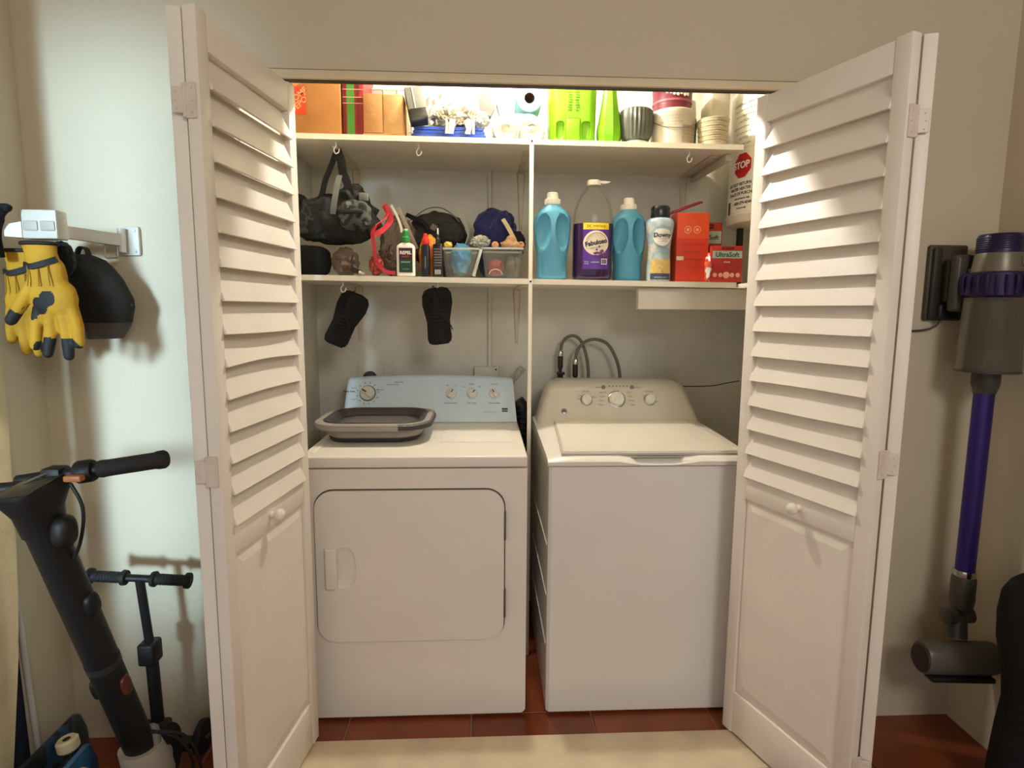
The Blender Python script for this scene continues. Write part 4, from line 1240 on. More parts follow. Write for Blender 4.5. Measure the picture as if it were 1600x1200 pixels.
# white wire-front organiser behind it
og = thing('plastic_organiser', 'pale plastic organiser with a gridded front behind the small cardboard box', 'organiser', (-.365, .690, zt(-.365)))
MB().box(-.085, .085, -.06, .06, .0008, .235, .004).build('box', mat('organiser_pale', C(160, 154, 146), .4, var=.05), og)
m = MB()
for i in range(4):
    m.box(-.083 + i * .0545, -.078 + i * .0545, -.063, -.0605, .01, .232)
for i in range(9):
    m.box(-.083, .083, -.062, -.0605, .02 + i * .026, .0225 + i * .026)
m.build('grid', mat('organiser_line', C(196, 188, 172), .4, var=.02), og, smooth=None)
# grey wedge-shaped device
gd = thing('grey_speaker', 'grey ribbed box with a black base tilted on the blue tarp', 'device', (-.236, .452, zt(-.236) + .056), rot=(-.25, -.18, .12))
MB().box(-.032, .034, -.03, .03, .038, .125, .004).build('grey_shell', mat('shell_grey', C(104, 106, 98), .5, var=.06), gd)
MB().box(-.032, .034, -.032, .03, .0005, .0375, .006).build('black_base', mat('base_black', C(24, 24, 24), .3, var=.1), gd)
MB().box(-.007, -.003, -.0325, -.0302, .039, .124, .001).build('ridge', mat('shell_pale', C(196, 194, 184), .4, var=.02), gd)
# folded blue tarp
TARP = mat('tarp_blue', C(24, 58, 140), .4, var=.25, vscale=20, bump=.3, bscale=30)
tp = thing('folded_tarp', 'folded bright blue tarp lying under the white rags', 'tarp', (-.130, .556, zt(-.13)))
random.seed(21)
for i in range(4):
    z = .002 + i * .0125
    hx = .136 - .004 * i
    MB().loft([[(xx, yy, zz) for xx, yy, zz in ((-hx + random.uniform(0, .01), yy, z), (-hx - .006, yy, z + .0055), (-hx, yy, z + .011), (0, yy, z + .0115 + random.uniform(-.001, .001)), (hx, yy, z + .011), (hx + .006, yy, z + .0055), (hx, yy, z))] for yy in (-.085 + random.uniform(-.004, .004), 0, .10)]).build('fold', TARP, tp)
# heap of white rags with a fringe
RAG = mat('rag_white', C(196, 192, 178), .9, var=.10, vscale=30, bump=.8, bscale=50)
rg_ = thing('mop_head', 'heap of white stringy mop yarn on the blue tarp', 'mop head', (-.092, .540, zt(-.092) + .054))
m = MB()
m.blob((0, 0, .040), (.095, .07, .042), amp=.4, freq=3.5, sub=5, seed=101, ridge=True, flat=-.040)
m.build('heap', RAG, rg_)
random.seed(31)
m = MB()
for i in range(110):
    a = Vector((random.uniform(-.085, .085), random.uniform(-.075, .02), random.uniform(.02, .075)))
    b_ = a + Vector((random.uniform(-.022, .022), -random.uniform(.004, .014), -random.uniform(.008, .022)))
    m.tube([a, (a + b_) / 2 + Vector((random.uniform(-.008, .008), -.008, .006)), b_], .0034, 6, 2)
for i in range(9):
    xx = random.choice((-.048, -.022, .035, .05)) + random.uniform(-.008, .008)
    m.tube([(xx, -.075, .02), (xx + random.uniform(-.006, .006), -.092, .0), (xx + random.uniform(-.01, .01), -.093, -.034)], .005, 6, 3)
m.build('yarn', RAG, rg_)['kind'] = 'stuff'
# white plastic bag slumped behind
WBAG = mat('white_plastic_bag', C(180, 178, 166), .45, var=.08, bump=.3, bscale=20)
MB().blob((0, 0, .125), (.100, .065, .130), amp=.2, freq=2.6, sub=5, seed=111, ridge=True, flat=-.1245).build('white_plastic_bag', WBAG, loc=(-.155, .720, zt(-.155)), label='crumpled white plastic bag slumped behind the mop yarn', cat='bag')
# grey spray gun heads
GREYP = mat('sprayer_grey', C(84, 80, 74), .5, var=.08)
sg = thing('grey_sprayer', 'grey plastic trigger sprayer head leaning beside the blue roll', 'sprayer', (.082, .655, zt(.082)))
m = MB()
m.poly([(-.012, .10), (.010, .085), (.024, .105), (.046, .118), (.046, .128), (.030, .130), (.030, .150), (.038, .160), (.020, .205), (-.010, .215), (-.032, .195), (-.020, .150)], -.022, .022)
m.build('head', GREYP, sg)
MB().box(.004, .026, -.0226, -.0221, .130, .152).build('slot', DARK, sg, smooth=None)
MB().lathe([(.030, .001), (.032, .006), (.032, .07), (.022, .088), (.014, .094), (.013, .108)], 20, center=(.0, .0, 0)).build('bottle', mat('sprayer_bottle', C(200, 196, 184), .4, var=.04), sg)
sg2 = thing('dark_sprayer', 'dark curved sprayer handle peeking over the mop yarn', 'sprayer', (.008, .680, zt(.008)))
m = MB()
m.poly([(-.020, .16), (.020, .15), (.038, .185), (.030, .235), (-.012, .245), (-.030, .21)], -.02, .02)
m.build('head', mat('sprayer_dark', C(66, 58, 52), .5, var=.1), sg2)
MB().lathe([(.028, .001), (.030, .006), (.030, .10), (.018, .125), (.014, .13), (.013, .165)], 18).build('bottle', mat('sprayer_bottle', C(200, 196, 184), .4), sg2)
# toilet-roll pack under the blue roll
PACK = mat('roll_film', C(170, 180, 172), .15, var=.12, vscale=30, trans=.3, alpha=.55, bump=.5, bscale=40)
rp_ = thing('roll_pack', 'clear film pack of white paper rolls beside the green basin', 'roll pack', (.130, .520, zt(.13)))
MB().blob((0, 0, .053), (.100, .072, .056), amp=.08, freq=3, sub=5, seed=121, power=3, flat=-.052).build('film', PACK, rp_)
for xx in (-.048, .050):
    MB().lathe([(.017, -.056), (.044, -.058), (.046, -.052), (.046, .052), (.044, .058), (.017, .056)], 26, center=(xx, 0, .049), axis=(0, 1, 0), cap0=False, cap1=False).build('roll', mat('roll_white', C(190, 188, 178), .9, var=.06, bump=.2), rp_)
    MB().lathe([(.0165, -.054), (.0165, .054)], 16, center=(xx, 0, .049), axis=(0, 1, 0)).build('core', mat('roll_core', C(150, 140, 120), .8, var=.2), rp_)
# blue towel roll lying on the pack, its end facing out
br_ = thing('blue_towel_roll', 'pale blue paper roll with a brown core lying on the roll pack', 'paper roll', (.170, .540, zt(.17) + .1095))
MB().lathe([(.0195, -.07), (.048, -.07), (.050, -.066), (.050, .066), (.048, .07), (.0195, .07)], 36, center=(0, 0, .0503), axis=(0, 1, 0), cap0=False, cap1=False).build('paper', mat('paper_blue', C(122, 178, 196), .85, var=.04, bump=.15), br_)
MB().lathe([(.0192, -.0705), (.0192, .0705), (.0165, .0705), (.0165, -.0705)], 24, center=(0, 0, .0503), axis=(0, 1, 0), cap0=False, cap1=False).build('core', mat('core_brown', C(92, 58, 36), .8, var=.1), br_)
# lime-green basin standing on end
LIME = mat('lime_plastic', C(104, 158, 8), .38, var=.04)
x = .336
gb = thing('lime_basin', 'lime green moulded plastic pail standing upside down on the shelf', 'pail', (x, .540, zt(x)))
body = MB().loft([[(a, b_, z) for a, b_ in rrect(-h_, h_, -d_, d_, .038, 6)] for z, h_, d_ in ((.001, .084, .070), (.006, .087, .073), (.19, .090, .076), (.24, .088, .074), (.246, .082, .068))]).build('body', LIME, gb)
for sx0, sx1 in ((-.066, -.034), (.030, .066)):
    cut = link('cut', MB().box(sx0, sx1, -.10, -.057, .016, .082, .012, 3).mesh())
    cut.parent = gb
    boolean_diff(body, cut)
body.data.materials.clear(); body.data.materials.append(LIME)
for p in body.data.polygons: p.use_smooth = True
body.data.set_sharp_from_angle(angle=math.radians(40))
MB().box(-.030, .026, -.083, -.0722, .010, .090, .008, 3).build('spout_ridge', LIME, gb)
EMB = mat('lime_emboss', C(78, 126, 6), .4, var=0)
m = MB()
random.seed(77)
for j in range(2):
    for i in range(9):
        zz = .120 + i * .009
        uu = -.014 + j * .026
        m.box(uu - random.uniform(.004, .009), uu + random.uniform(.004, .009), -.0772, -.0745, zz, zz + random.uniform(.002, .004))
m.build('embossed_marks', EMB, gb, smooth=None)
# green bottle-like vase
x = .477
MB().lathe([(.022, .001), (.040, .004), (.0475, .03), (.049, .055), (.044, .10), (.036, .145), (.029, .19), (.025, .24), (.024, .27), (.018, .272)], 9, sx=1.0, sy=.8).build('green_vase', mat('lime_gloss', C(96, 154, 10), .18, var=.1, vscale=12, coat=.5), smooth=25, loc=(x, .500, zt(x)), label='tall faceted glossy green vase between the lime pail and the grey pot', cat='vase')
# grey fluted pot
x = .583
fp = thing('fluted_pot', 'grey fluted plant pot upside down on a pale saucer', 'pot', (x, .510, zt(x)))
rings = []
for z, r_ in ((.020, .046), (.030, .052), (.045, .057), (.09, .0605), (.132, .060), (.137, .056)):
    ring = []
    for i in range(96):
        a = 2 * PI * i / 96
        k = 1 + .045 * math.cos(a * 24) * (1 if .03 < z < .136 else .3)
        ring.append((r_ * k * math.cos(a), r_ * k * math.sin(a), z))
    rings.append(ring)
MB().loft(rings).build('pot', mat('pot_grey', C(74, 78, 70), .4, var=.05), fp, smooth=60)
MB().lathe([(.044, .001), (.052, .004), (.054, .016), (.046, .0195)], 40).build('saucer', mat('saucer_pale', C(176, 178, 166), .5, var=.05), fp)
# white paint bucket with wire handle
x = .731
pbk = thing('paint_bucket', 'white printed paint bucket with a wire handle', 'bucket', (x, .530, zt(x)))
MB().lathe([(.074, .001), (.080, .004), (.0835, .06), (.0845, .118), (.0865, .121), (.0865, .133), (.082, .137), (.078, .133), (.002, .132)], 48).build('body', mat('bucket_white', C(190, 184, 168), .45, var=.03), pbk)
hand = [(.086 * math.cos(a), .086 * math.sin(a) , .118 - .062 * math.sin((a + PI) / PI * PI) * 1.0) for a in [-PI + PI * i / 12 for i in range(13)]]
hand = [(px * 1.02, py * 1.04, .125 - .058 * math.sin(PI * i / 12) - .012 * (1 - i / 12)) for i, (px, py, pz) in enumerate(hand)]
MB().tube(hand, .0018, 8, 3).build('handle', STEEL, pbk)
lbp = MB()
lbp.loft([[(.0850 * math.cos(a), .0850 * math.sin(a), z) for a in [-PI * .5 + .15 + .85 * i / 12 for i in range(13)]] for z in (.012, .075)], closed=False)
lbp = lbp.build('label', mat('bucket_label', C(164, 150, 130), .5, var=.08), pbk)
for j in range(5):
    letters(('PRIMER SEALER', 'stain blocking', 'interior exterior', 'fast drying', 'one gallon')[j], .0105 if j == 0 else .008, on_cyl(0, 0, .0862, .066 - j * .0115, -PI * .5 + .58), mat('ink_brown', C(120, 104, 90), .6, var=0), lbp)
for j in range(4):
    letters(('read all directions before use', 'keep from freezing', 'clean up with soap and water', 'ready to use')[j], .0075, on_cyl(0, 0, .0858, .108 - j * .011, -PI * .5 - .35), mat('ink_pale', C(150, 136, 116), .6, var=0), pbk)
# maroon can standing behind / above the bucket
mc = thing('maroon_tub', 'maroon printed tub standing on the white paint bucket', 'tub', (x + .0, .545, zt(x) + .1385))
MB().lathe([(.062, .0005), (.070, .003), (.073, .03), (.074, .075), (.076, .078), (.076, .088), (.070, .092), (.002, .092)], 40).build('body', mat('maroon_card', C(104, 28, 44), .45, var=.25, vscale=40), mc)
MB().lathe([(.0745, .030), (.0755, .033), (.0755, .036), (.0745, .039)], 40, cap0=False, cap1=False).build('band', mat('maroon_pale', C(150, 74, 86), .5, var=.1), mc)
m = MB()
random.seed(78)
for i in range(7):
    a = -PI * .5 - .55 + i * .18
    m.blob((.0745 * math.cos(a), .0745 * math.sin(a), .058 + random.uniform(-.006, .006)), (.006, .003, random.uniform(.005, .010)), amp=.3, sub=2, seed=i)
m.build('white_print', WHITEINK, mc)
# teal tub and white jug at the back
MB().lathe([(.045, .001), (.052, .004), (.054, .12), (.056, .124), (.056, .150), (.050, .154), (.002, .155)], 32).build('teal_tub', mat('teal_plastic', C(14, 84, 64), .4, var=.06), loc=(.826, .690, zt(.826)), label='teal lidded tub behind the ribbed cream cups', cat='tub')
MB().lathe([(.046, .0005), (.050, .004), (.048, .05), (.046, .075), (.002, .077)], 28).build('cream_tub', mat('cream_plastic', C(180, 172, 154), .45, var=.03), loc=(.826, .690, zt(.826) + .156), label='small cream tub stacked on the teal tub', cat='tub')
# nested ribbed cups
x = .872
rc = thing('ribbed_cups', 'nest of cream ribbed plastic cups upside down at the shelf front', 'cups', (x, .478, zt(x)))
for i in range(6):
    z = i * .0165
    r_ = .050 + i * .0016
    MB().lathe([(r_ - .003, z + .001), (r_, z + .004), (r_ + .0012, z + .012), (r_ + .003, z + .0145), (r_ + .001, z + .0170)], 40, cap0=(i == 0), cap1=(i == 5)).build('cup', mat('cup_cream', C(190, 178, 150), .5, var=.03), rc)
# white box with a printed line
x = .925
wb = thing('white_carton', 'tall narrow white carton at the right end of the upper shelf', 'carton', (x, .600, zt(x)))
MB().box(-.038, .034, -.06, .06, .0008, .250, .003).build('carton', mat('carton_white', C(184, 178, 160), .5, var=.03), wb)
letters('LIQUID TUBE', .011, flat_front(-.004, -.0608, .105), INK, wb)
letters('7', .02, flat_front(.022, -.0608, .085), INK, wb)
letters('12 pcs', .008, flat_front(.010, -.0608, .022), INK, wb)

# ================================================================== LEFT SIDE OF THE NICHE
# folding wall arm
ARM = mat('arm_white', C(204, 197, 184), .4, var=.04)
wa = thing('wall_arm', 'white folding wall arm bracket with gloves hung on it', 'bracket', (-1.034, 0, 1.590))
pl_ = MB().box(-.026, .026, -.012, -.0004, -.042, .042, .004).build('wall_plate', ARM, wa)
for dx, dz in ((-.014, .030), (.014, .030), (-.014, -.030), (.014, -.030)):
    MB().cyl((dx, -.0145, dz), (dx, -.0121, dz), .0045, n=10).build('screw', STEEL, pl_)
MB().cyl((-.016, -.024, -.034), (-.016, -.024, .034), .011, n=16).build('pivot', ARM, wa)
def bar_between(a, b_, w_, h_):
    a, b_ = Vector(a), Vector(b_)
    d = b_ - a
    L = d.length
    d.normalize()
    sd = Vector((0, 0, 1)).cross(d).normalized()
    mt = Matrix((d, sd, d.cross(sd))).transposed().to_4x4()
    mt.translation = a
    return MB().box(0, L, -w_ / 2, w_ / 2, -h_ / 2, h_ / 2, .003, mtx=mt)
bar_between((-.016, -.030, 0), (-.095, -.205, .006), .014, .034).build('arm', ARM, wa)
# end block with two recessed panels
e = MB().box(-.128, -.042, -.248, -.205, -.022, .050, .004).build('end_block', ARM, wa)
for x0 in (-.122, -.080):
    MB().box(x0, x0 + .034, -.2505, -.2482, -.002, .022, .002).build('inset', mat('arm_inset', C(178, 170, 158), .45, var=.05), e)
MB().loft([[(-.128, -.248, -.020), (-.128, -.248, .020), (-.128, -.215, .020), (-.128, -.215, -.020)], [(-.165, -.256, -.018), (-.165, -.256, .010), (-.165, -.225, .010), (-.165, -.225, -.018)]]).build('end_cheek', ARM, wa)
m = MB().tube([(-.045, -.055, -.014), (-.045, -.058, -.050), (-.028, -.045, -.052), (-.024, -.036, -.048), (-.024, -.034, -.014)], .0025, 8, 4)
m.build('wire_loop', STEEL, wa)

# work gloves
YEL = mat('glove_yellow', C(182, 134, 20), .75, var=.16, vscale=14, bump=.3, bscale=60)
GBLK = mat('glove_black', C(24, 22, 20), .7, var=.2, vscale=30, bump=.2)
def glove(name, label, palm, fingers, thumb, cuff, tips, seed, loc):
    t = thing(name, label, 'glove', loc, group='yellow work gloves on the wall arm')
    m = MB()
    def cap(pts, r0, r1):
        pts = [Vector(p) for p in pts]
        n = len(pts)
        for i in range(n - 1):
            ra = r0 + (r1 - r0) * i / (n - 1)
            rb_ = r0 + (r1 - r0) * (i + 1) / (n - 1)
            m.cyl(pts[i], pts[i + 1], ra, rb_, n=12)
            m.blob(pts[i + 1], (rb_, rb_, rb_), amp=0, sub=2)
    for c, s in palm:
        m.blob(c, s, amp=.05, freq=2, sub=3, seed=seed, power=2.4)
    for f_ in fingers: cap(f_, .0165, .0125)
    cap(thumb, .018, .014)
    me = voxel(m, .0038, 4)
    me.materials.append(YEL); me.materials.append(GBLK)
    for p in me.polygons:
        c = p.center
        blk = any((c - Vector(tp_)).length < r_ for tp_, r_ in tips)
        p.material_index = 1 if blk else 0
    g = link('hand', me, None, t)
    rings = []
    for (cx, cz, hx, hy) in cuff:
        rings.append([(cx + hx * math.cos(2 * PI * i / 24), .0 + hy * math.sin(2 * PI * i / 24), cz + .004 * math.sin(6 * PI * i / 24)) for i in range(24)])
    MB().loft(rings, cap0=False, cap1=False).build('cuff', YEL, t, smooth=60)
    cx, cz, hx, hy = cuff[0]
    MB().tube([(cx + hx * 1.02 * math.cos(2 * PI * i / 24), hy * 1.05 * math.sin(2 * PI * i / 24), cz) for i in range(25)], .005, 8, 1).build('cuff_binding', GBLK, t)
    cx, cz, hx, hy = cuff[-1]
    m = MB().ribbon([(cx - hx * 1.0, -hy * .5, cz + .004), (cx - hx * .4, -hy * 1.1, cz - .002), (cx + hx * .4, -hy * 1.1, cz + .006), (cx + hx * 1.0, -hy * .5, cz + .018)], .014, .005, (0, 0, 1))
    m.build('wrist_strap', GBLK, t)
    m = MB()
    for k in (-.025, .0, .024):
        m.tube([(k - .004, -.0245, -.048), (k, -.030, -.075), (k * 1.1, -.031, -.100)], .0016, 6, 3)
    m.build('stitching', mat('glove_seam', C(150, 112, 24), .8, var=.1), t)
    return t
glove('work_glove', 'yellow work glove with black fingertips hanging in front',
      [((0, 0, -.075), (.046, .026, .055)), ((.014, 0, -.130), (.054, .028, .050))],
      [[(.050, 0, -.145), (.066, -.004, -.20), (.070, -.010, -.245)], [(.028, -.002, -.155), (.040, -.006, -.225), (.044, -.012, -.275)], [(.002, -.004, -.155), (.004, -.012, -.22), (.000, -.022, -.268)], [(-.022, -.002, -.150), (-.034, -.006, -.205), (-.036, -.012, -.250)]],
      [(-.030, -.006, -.095), (-.064, -.014, -.150), (-.085, -.018, -.185)],
      ((-.012, .006, .040, .026), (-.010, -.02, .036, .024), (-.004, -.05, .040, .025)),
      [((.044, -.012, -.268), .040), ((.000, -.022, -.262), .036), ((-.088, -.018, -.186), .034), ((-.012, -.036, -.150), .026), ((.012, -.036, -.130), .022), ((-.034, -.034, -.165), .024)], 1, (-1.100, -.262, 1.548))
glove('work_glove', 'second yellow work glove hanging behind, cut by the picture edge',
      [((0, 0, -.070), (.044, .024, .055)), ((.0, 0, -.120), (.050, .024, .045))],
      [[(.040, 0, -.135), (.046, 0, -.19), (.046, 0, -.235)], [(.014, 0, -.145), (.018, 0, -.205), (.020, 0, -.255)], [(-.012, 0, -.145), (-.014, 0, -.205), (-.012, 0, -.25)], [(-.036, 0, -.14), (-.044, 0, -.185), (-.046, 0, -.22)]],
      [(.030, 0, -.085), (.05, -.010, -.11), (.058, -.012, -.135)],
      ((0, .012, .044, .028), (0, -.015, .038, .024), (0, -.045, .040, .025)),
      [((.046, 0, -.24), .02), ((-.04, -.02, -.03), .02)], 5, (-1.210, -.190, 1.530))
# black knit cuff straps looped over the arm
bs = thing('black_strap', 'black padded strap looped over the white wall arm', 'strap', (-1.13, -.20, 1.60))
MB().tube([(-.095, -.052, -.080), (-.092, -.062, -.02), (-.070, -.070, .022), (-.050, -.073, .040), (-.036, -.073, .034)], [.017, .018, .015, .010, .006], 10, 4).build('loop', BLACKCLOTH, bs)
MB().blob((.030, .0, -.078), (.030, .018, .045), amp=.12, sub=4, seed=131).build('pad', BLACKCLOTH, bs)

# black mesh cap
mc_ = thing('mesh_cap', 'black mesh cap hanging below the white wall arm', 'cap', (-1.068, -.105, 1.31))
rows = ((.000, -.044, .040), (.012, -.046, .048), (.045, -.050, .068), (.088, -.060, .078), (.11, -.064, .077), (.165, -.076, .052), (.195, -.078, .030), (.218, -.072, .008), (.230, -.058, -.020))
def cap_ring(z, x0, x1, k=1.0):
    cx, hx = (x0 + x1) / 2, (x1 - x0) / 2 * k
    return [(cx + hx * math.cos(2 * PI * i / 36), .068 * k * (hx / .068) ** .5 * math.sin(2 * PI * i / 36), z) for i in range(36)]
MESHM = ramp_mat('black_mesh', [(0, C(14, 14, 14)), (.86, C(22, 21, 21)), (.93, C(96, 92, 88))], 190, .8, .3, kind='voronoi')
MB().loft([cap_ring(*r_) for r_ in rows[2:]]).build('crown', mat('cap_mesh_cloth', C(20, 20, 20), .85, var=.6, vscale=220, bump=.6, bscale=260), mc_, smooth=70)
MB().loft([cap_ring(z, x0, x1, 1.01) for z, x0, x1 in rows[:2]] + [cap_ring(.0445, -.050, .068, 1.01), cap_ring(.0445, -.050, .068, .9), cap_ring(.012, -.046, .048, .88), cap_ring(0, -.044, .040, .88)], cap0=False, cap1=False).build('sweatband', mat('cap_band', C(70, 62, 56), .8, var=.15, vscale=30), mc_, smooth=70)
MB().blob((.078, 0, .092), (.006, .006, .006), amp=0, sub=2).build('button', GBLK, mc_)
MB().ribbon([(-.060, 0, .225), (-.052, 0, .246), (-.040, 0, .252), (-.030, 0, .244), (-.026, 0, .222)], .020, .004, (0, 1, 0)).build('closure_strap', GBLK, mc_)

# ------------------------------------------------------------------ electric scooter
SCB = mat('scooter_black', C(20, 18, 16), .5, var=.12, vscale=10, bump=.05)
RUB = mat('rubber_grip', C(34, 29, 26), .75, var=.1, bump=.3, bscale=150)
SCG = mat('scooter_grey', C(176, 166, 150), .5, var=.08)
es = thing('electric_scooter', 'black electric scooter with a thick slanted stem in front of the left wall', 'scooter', (-.930, -.30, 0))
def rel(p): return Vector(p) - Vector((-.930, -.30, 0))
S0, S1 = rel((-.928, -.315, .20)), rel((-.948, -.585, 1.005))
sd = (S1 - S0).normalized()
MB().tube([S0, S0 + (S1 - S0) * .5, S1], .037, 24, 1).build('stem', SCB, es)
MB().cyl(S0 + sd * .34, S0 + sd * .36, .0385, n=24).build('stem_band', mat('stem_band', C(44, 40, 38), .4, var=.1), es)
# orange side reflector and latch
rf = MB().blob((0, 0, 0), (.008, .016, .030), amp=0, sub=3, power=3).xform(Matrix.Translation(S0 + sd * .27 + Vector((.037, -.006, 0))) @ Matrix.Rotation(.32, 4, 'X')).build('reflector', mat('reflector_orange', C(92, 40, 24), .3, var=.2, vscale=60), es)
MB().blob((0, 0, 0), (.012, .018, .034), amp=0, sub=3, power=3).xform(Matrix.Translation(S0 + sd * .26 + Vector((-.036, -.004, 0))) @ Matrix.Rotation(.32, 4, 'X')).build('latch', SCB, es)
MB().blob((0, 0, 0), (.012, .020, .030), amp=0, sub=3, power=3).xform(Matrix.Translation(S0 + sd * .545 + Vector((.036, -.004, 0))) @ Matrix.Rotation(.32, 4, 'X')).build('hook', SCB, es)
# display head
c = S1
def head_ring(corners, k=.35, n=5):
    cs = [Vector(q) for q in corners]
    out = []
    for i in range(4):
        p, a_, b_ = cs[i], cs[i - 1], cs[(i + 1) % 4]
        p0, p1 = p.lerp(a_, k), p.lerp(b_, k)
        for j in range(n + 1):
            t = j / n
            out.append(c + p0.lerp(p, t).lerp(p.lerp(p1, t), t))
    return out
hd = MB().loft([head_ring(((-.036, -.010, -.095), (.040, -.010, -.095), (.040, .068, -.080), (-.036, .068, -.080)), .49),
                head_ring(((-.038, -.028, -.045), (.040, -.028, -.045), (.046, .058, -.026), (-.032, .058, -.024)), .45),
                head_ring(((-.043, -.060, .000), (.035, -.056, .002), (.063, .062, .028), (-.012, .066, .024)), .3),
                head_ring(((-.042, -.062, .010), (.034, -.056, .014), (.064, .062, .044), (-.012, .066, .040)), .3)])
hd = hd.build('display_head', SCB, es, smooth=40)
MB().loft([[c + Vector((-.038, -.056, .0115)), c + Vector((.030, -.051, .0155)), c + Vector((.059, .057, .0450)), c + Vector((-.009, .060, .0410))], [c + Vector((-.035, -.052, .0130)), c + Vector((.027, -.047, .0165)), c + Vector((.055, .053, .0455)), c + Vector((-.006, .056, .0420))]]).build('display_glass', mat('display_glass', C(60, 58, 52), .15, var=.05), hd)
MB().blob(c + Vector((.048, .02, -.085)), (.022, .026, .036), amp=0, sub=3, power=2.6).build('head_bump', SCB, es)
# handlebar, grip, lever
hb0, hb1 = c + Vector((-.30, .06, .005)), rel((-.700, -.520, 1.066))
B = c + Vector((.05, .045, .034))
hdir = (hb1 - B).normalized()
MB().cyl(B - hdir * .10, hb1 - hdir * .13, .014, n=18).build('handlebar', SCB, es)
gr = MB().lathe([(.018, 0), (.0195, .006), (.0185, .02), (.0185, .115), (.0205, .122), (.0205, .134), (.017, .139), (.003, .140)], 24, center=hb1 - hdir * .138, axis=hdir).build('grip', RUB, es)
MB().lathe([(.023, 0), (.025, .004), (.025, .028), (.022, .034)], 22, center=hb1 - hdir * .182, axis=hdir).build('throttle_collar', SCB, es)
MB().box(-.018, .018, -.010, .010, -.007, .007, .004, mtx=Matrix.Translation(hb1 - hdir * .170 + Vector((0, -.030, -.006)))).build('orange_button', mat('button_orange', C(176, 110, 60), .4, var=.1), es)
MB().box(-.020, .020, -.020, .020, -.024, .020, .006, mtx=Matrix.Translation(hb1 - hdir * .225)).build('lever_clamp', SCB, es)
MB().tube([hb1 - hdir * .23 + Vector((0, -.018, .012)), hb1 - hdir * .262 + Vector((0, -.040, .0)), hb1 - hdir * .285 + Vector((0, -.050, -.022)), hb1 - hdir * .255 + Vector((0, -.046, -.030)), hb1 - hdir * .225 + Vector((0, -.035, -.012))], .0025, 8, 4).build('bell_lever', STEEL, es)
# left half of the bar
lg_ = (Vector((-.30, -.02, -.01))).normalized()
MB().cyl(c + Vector((-.02, .01, .015)), c + Vector((-.12, .0, .010)), .014, n=16).build('handlebar', SCB, es)
MB().lathe([(.020, 0), (.022, .006), (.022, .03), (.019, .04), (.019, .16), (.021, .17), (.003, .175)], 22, center=c + Vector((-.10, .0, .010)), axis=lg_).build('grip', RUB, es)
# brake cable
MB().tube([hb1 - hdir * .19 + Vector((0, -.012, -.020)), hb1 - hdir * .175 + Vector((.004, -.01, -.08)), hb1 - hdir * .19 + Vector((0, .0, -.16)), hb1 - hdir * .235 + Vector((-.01, .02, -.26)), S0 + sd * .545 + Vector((.045, -.004, .01))], .0038, 8, 6).build('brake_cable', BLACK, es)
# neck, fork, wheel, deck
nk = MB()
nk.loft([[S0 + sd * .02 + Vector((.052 * math.cos(2 * PI * i / 20), .052 * math.sin(2 * PI * i / 20), 0)) for i in range(20)],
         [S0 - sd * .05 + Vector((.058 * math.cos(2 * PI * i / 20), .062 * math.sin(2 * PI * i / 20), 0)) for i in range(20)],
         [Vector((.0, .035, .085)) + Vector((.050 * math.cos(2 * PI * i / 20), .060 * math.sin(2 * PI * i / 20), 0)) for i in range(20)]])
nk = nk.build('neck', SCG, es)
for dx, dz in ((-.035, .145), (.02, .150), (.045, .16)):
    MB().cyl((dx, -.075 + abs(dx) * .5, dz), (dx, -.055, dz), .008, n=12).build('bolt', CHROME, nk)
MB().blob((.030, -.01, .235), (.020, .014, .040), amp=.08, sub=3, power=2.6).build('folding_lever', mat('lever_grey', C(128, 120, 108), .5, var=.1), es)
wh = MB().lathe([(.045, -.018), (.080, -.024), (.100, -.018), (.105, 0), (.100, .018), (.080, .024), (.045, .018)], 36, center=(.0, .055, .1055), axis=(1, 0, 0)).build('tyre', mat('tyre_black', C(22, 22, 22), .85, var=.1, bump=.3), es)
MB().lathe([(.012, -.030), (.044, -.019), (.044, .019), (.012, .030)], 24, center=(.0, .055, .1055), axis=(1, 0, 0)).build('hub', SCG, wh)
MB().box(-.075, .075, -.78, -.10, .085, .125, .012, 3).build('deck', SCB, es)
MB().loft([[(-.03, -.12, .11), (.03, -.12, .11), (.03, -.10, .12), (-.03, -.10, .12)], [(-.03, -.06, .17), (.03, -.06, .17), (.03, -.03, .19), (-.03, -.03, .19)]]).build('deck_neck', SCB, es)
MB().lathe([(.045, -.018), (.080, -.024), (.100, -.018), (.105, 0), (.100, .018), (.080, .024), (.045, .018)], 30, center=(.0, -.82, .1055), axis=(1, 0, 0)).build('tyre', mat('tyre_black', C(22, 22, 22), .85), es)
MB().tube([S0 + Vector((.035, -.02, .07)), S0 + Vector((.10, .02, .03)), S0 + Vector((.125, .04, -.05)), S0 + Vector((.12, .05, -.12)), (.035, .06, .06)], .004, 8, 6).build('cable', BLACK, es)
MB().tube([S0 + Vector((.035, -.01, .065)), S0 + Vector((.085, .02, .02)), S0 + Vector((.108, .04, -.06)), S0 + Vector((.10, .05, -.13)), (.03, .06, .05)], .004, 8, 6).build('cable', BLACK, es)

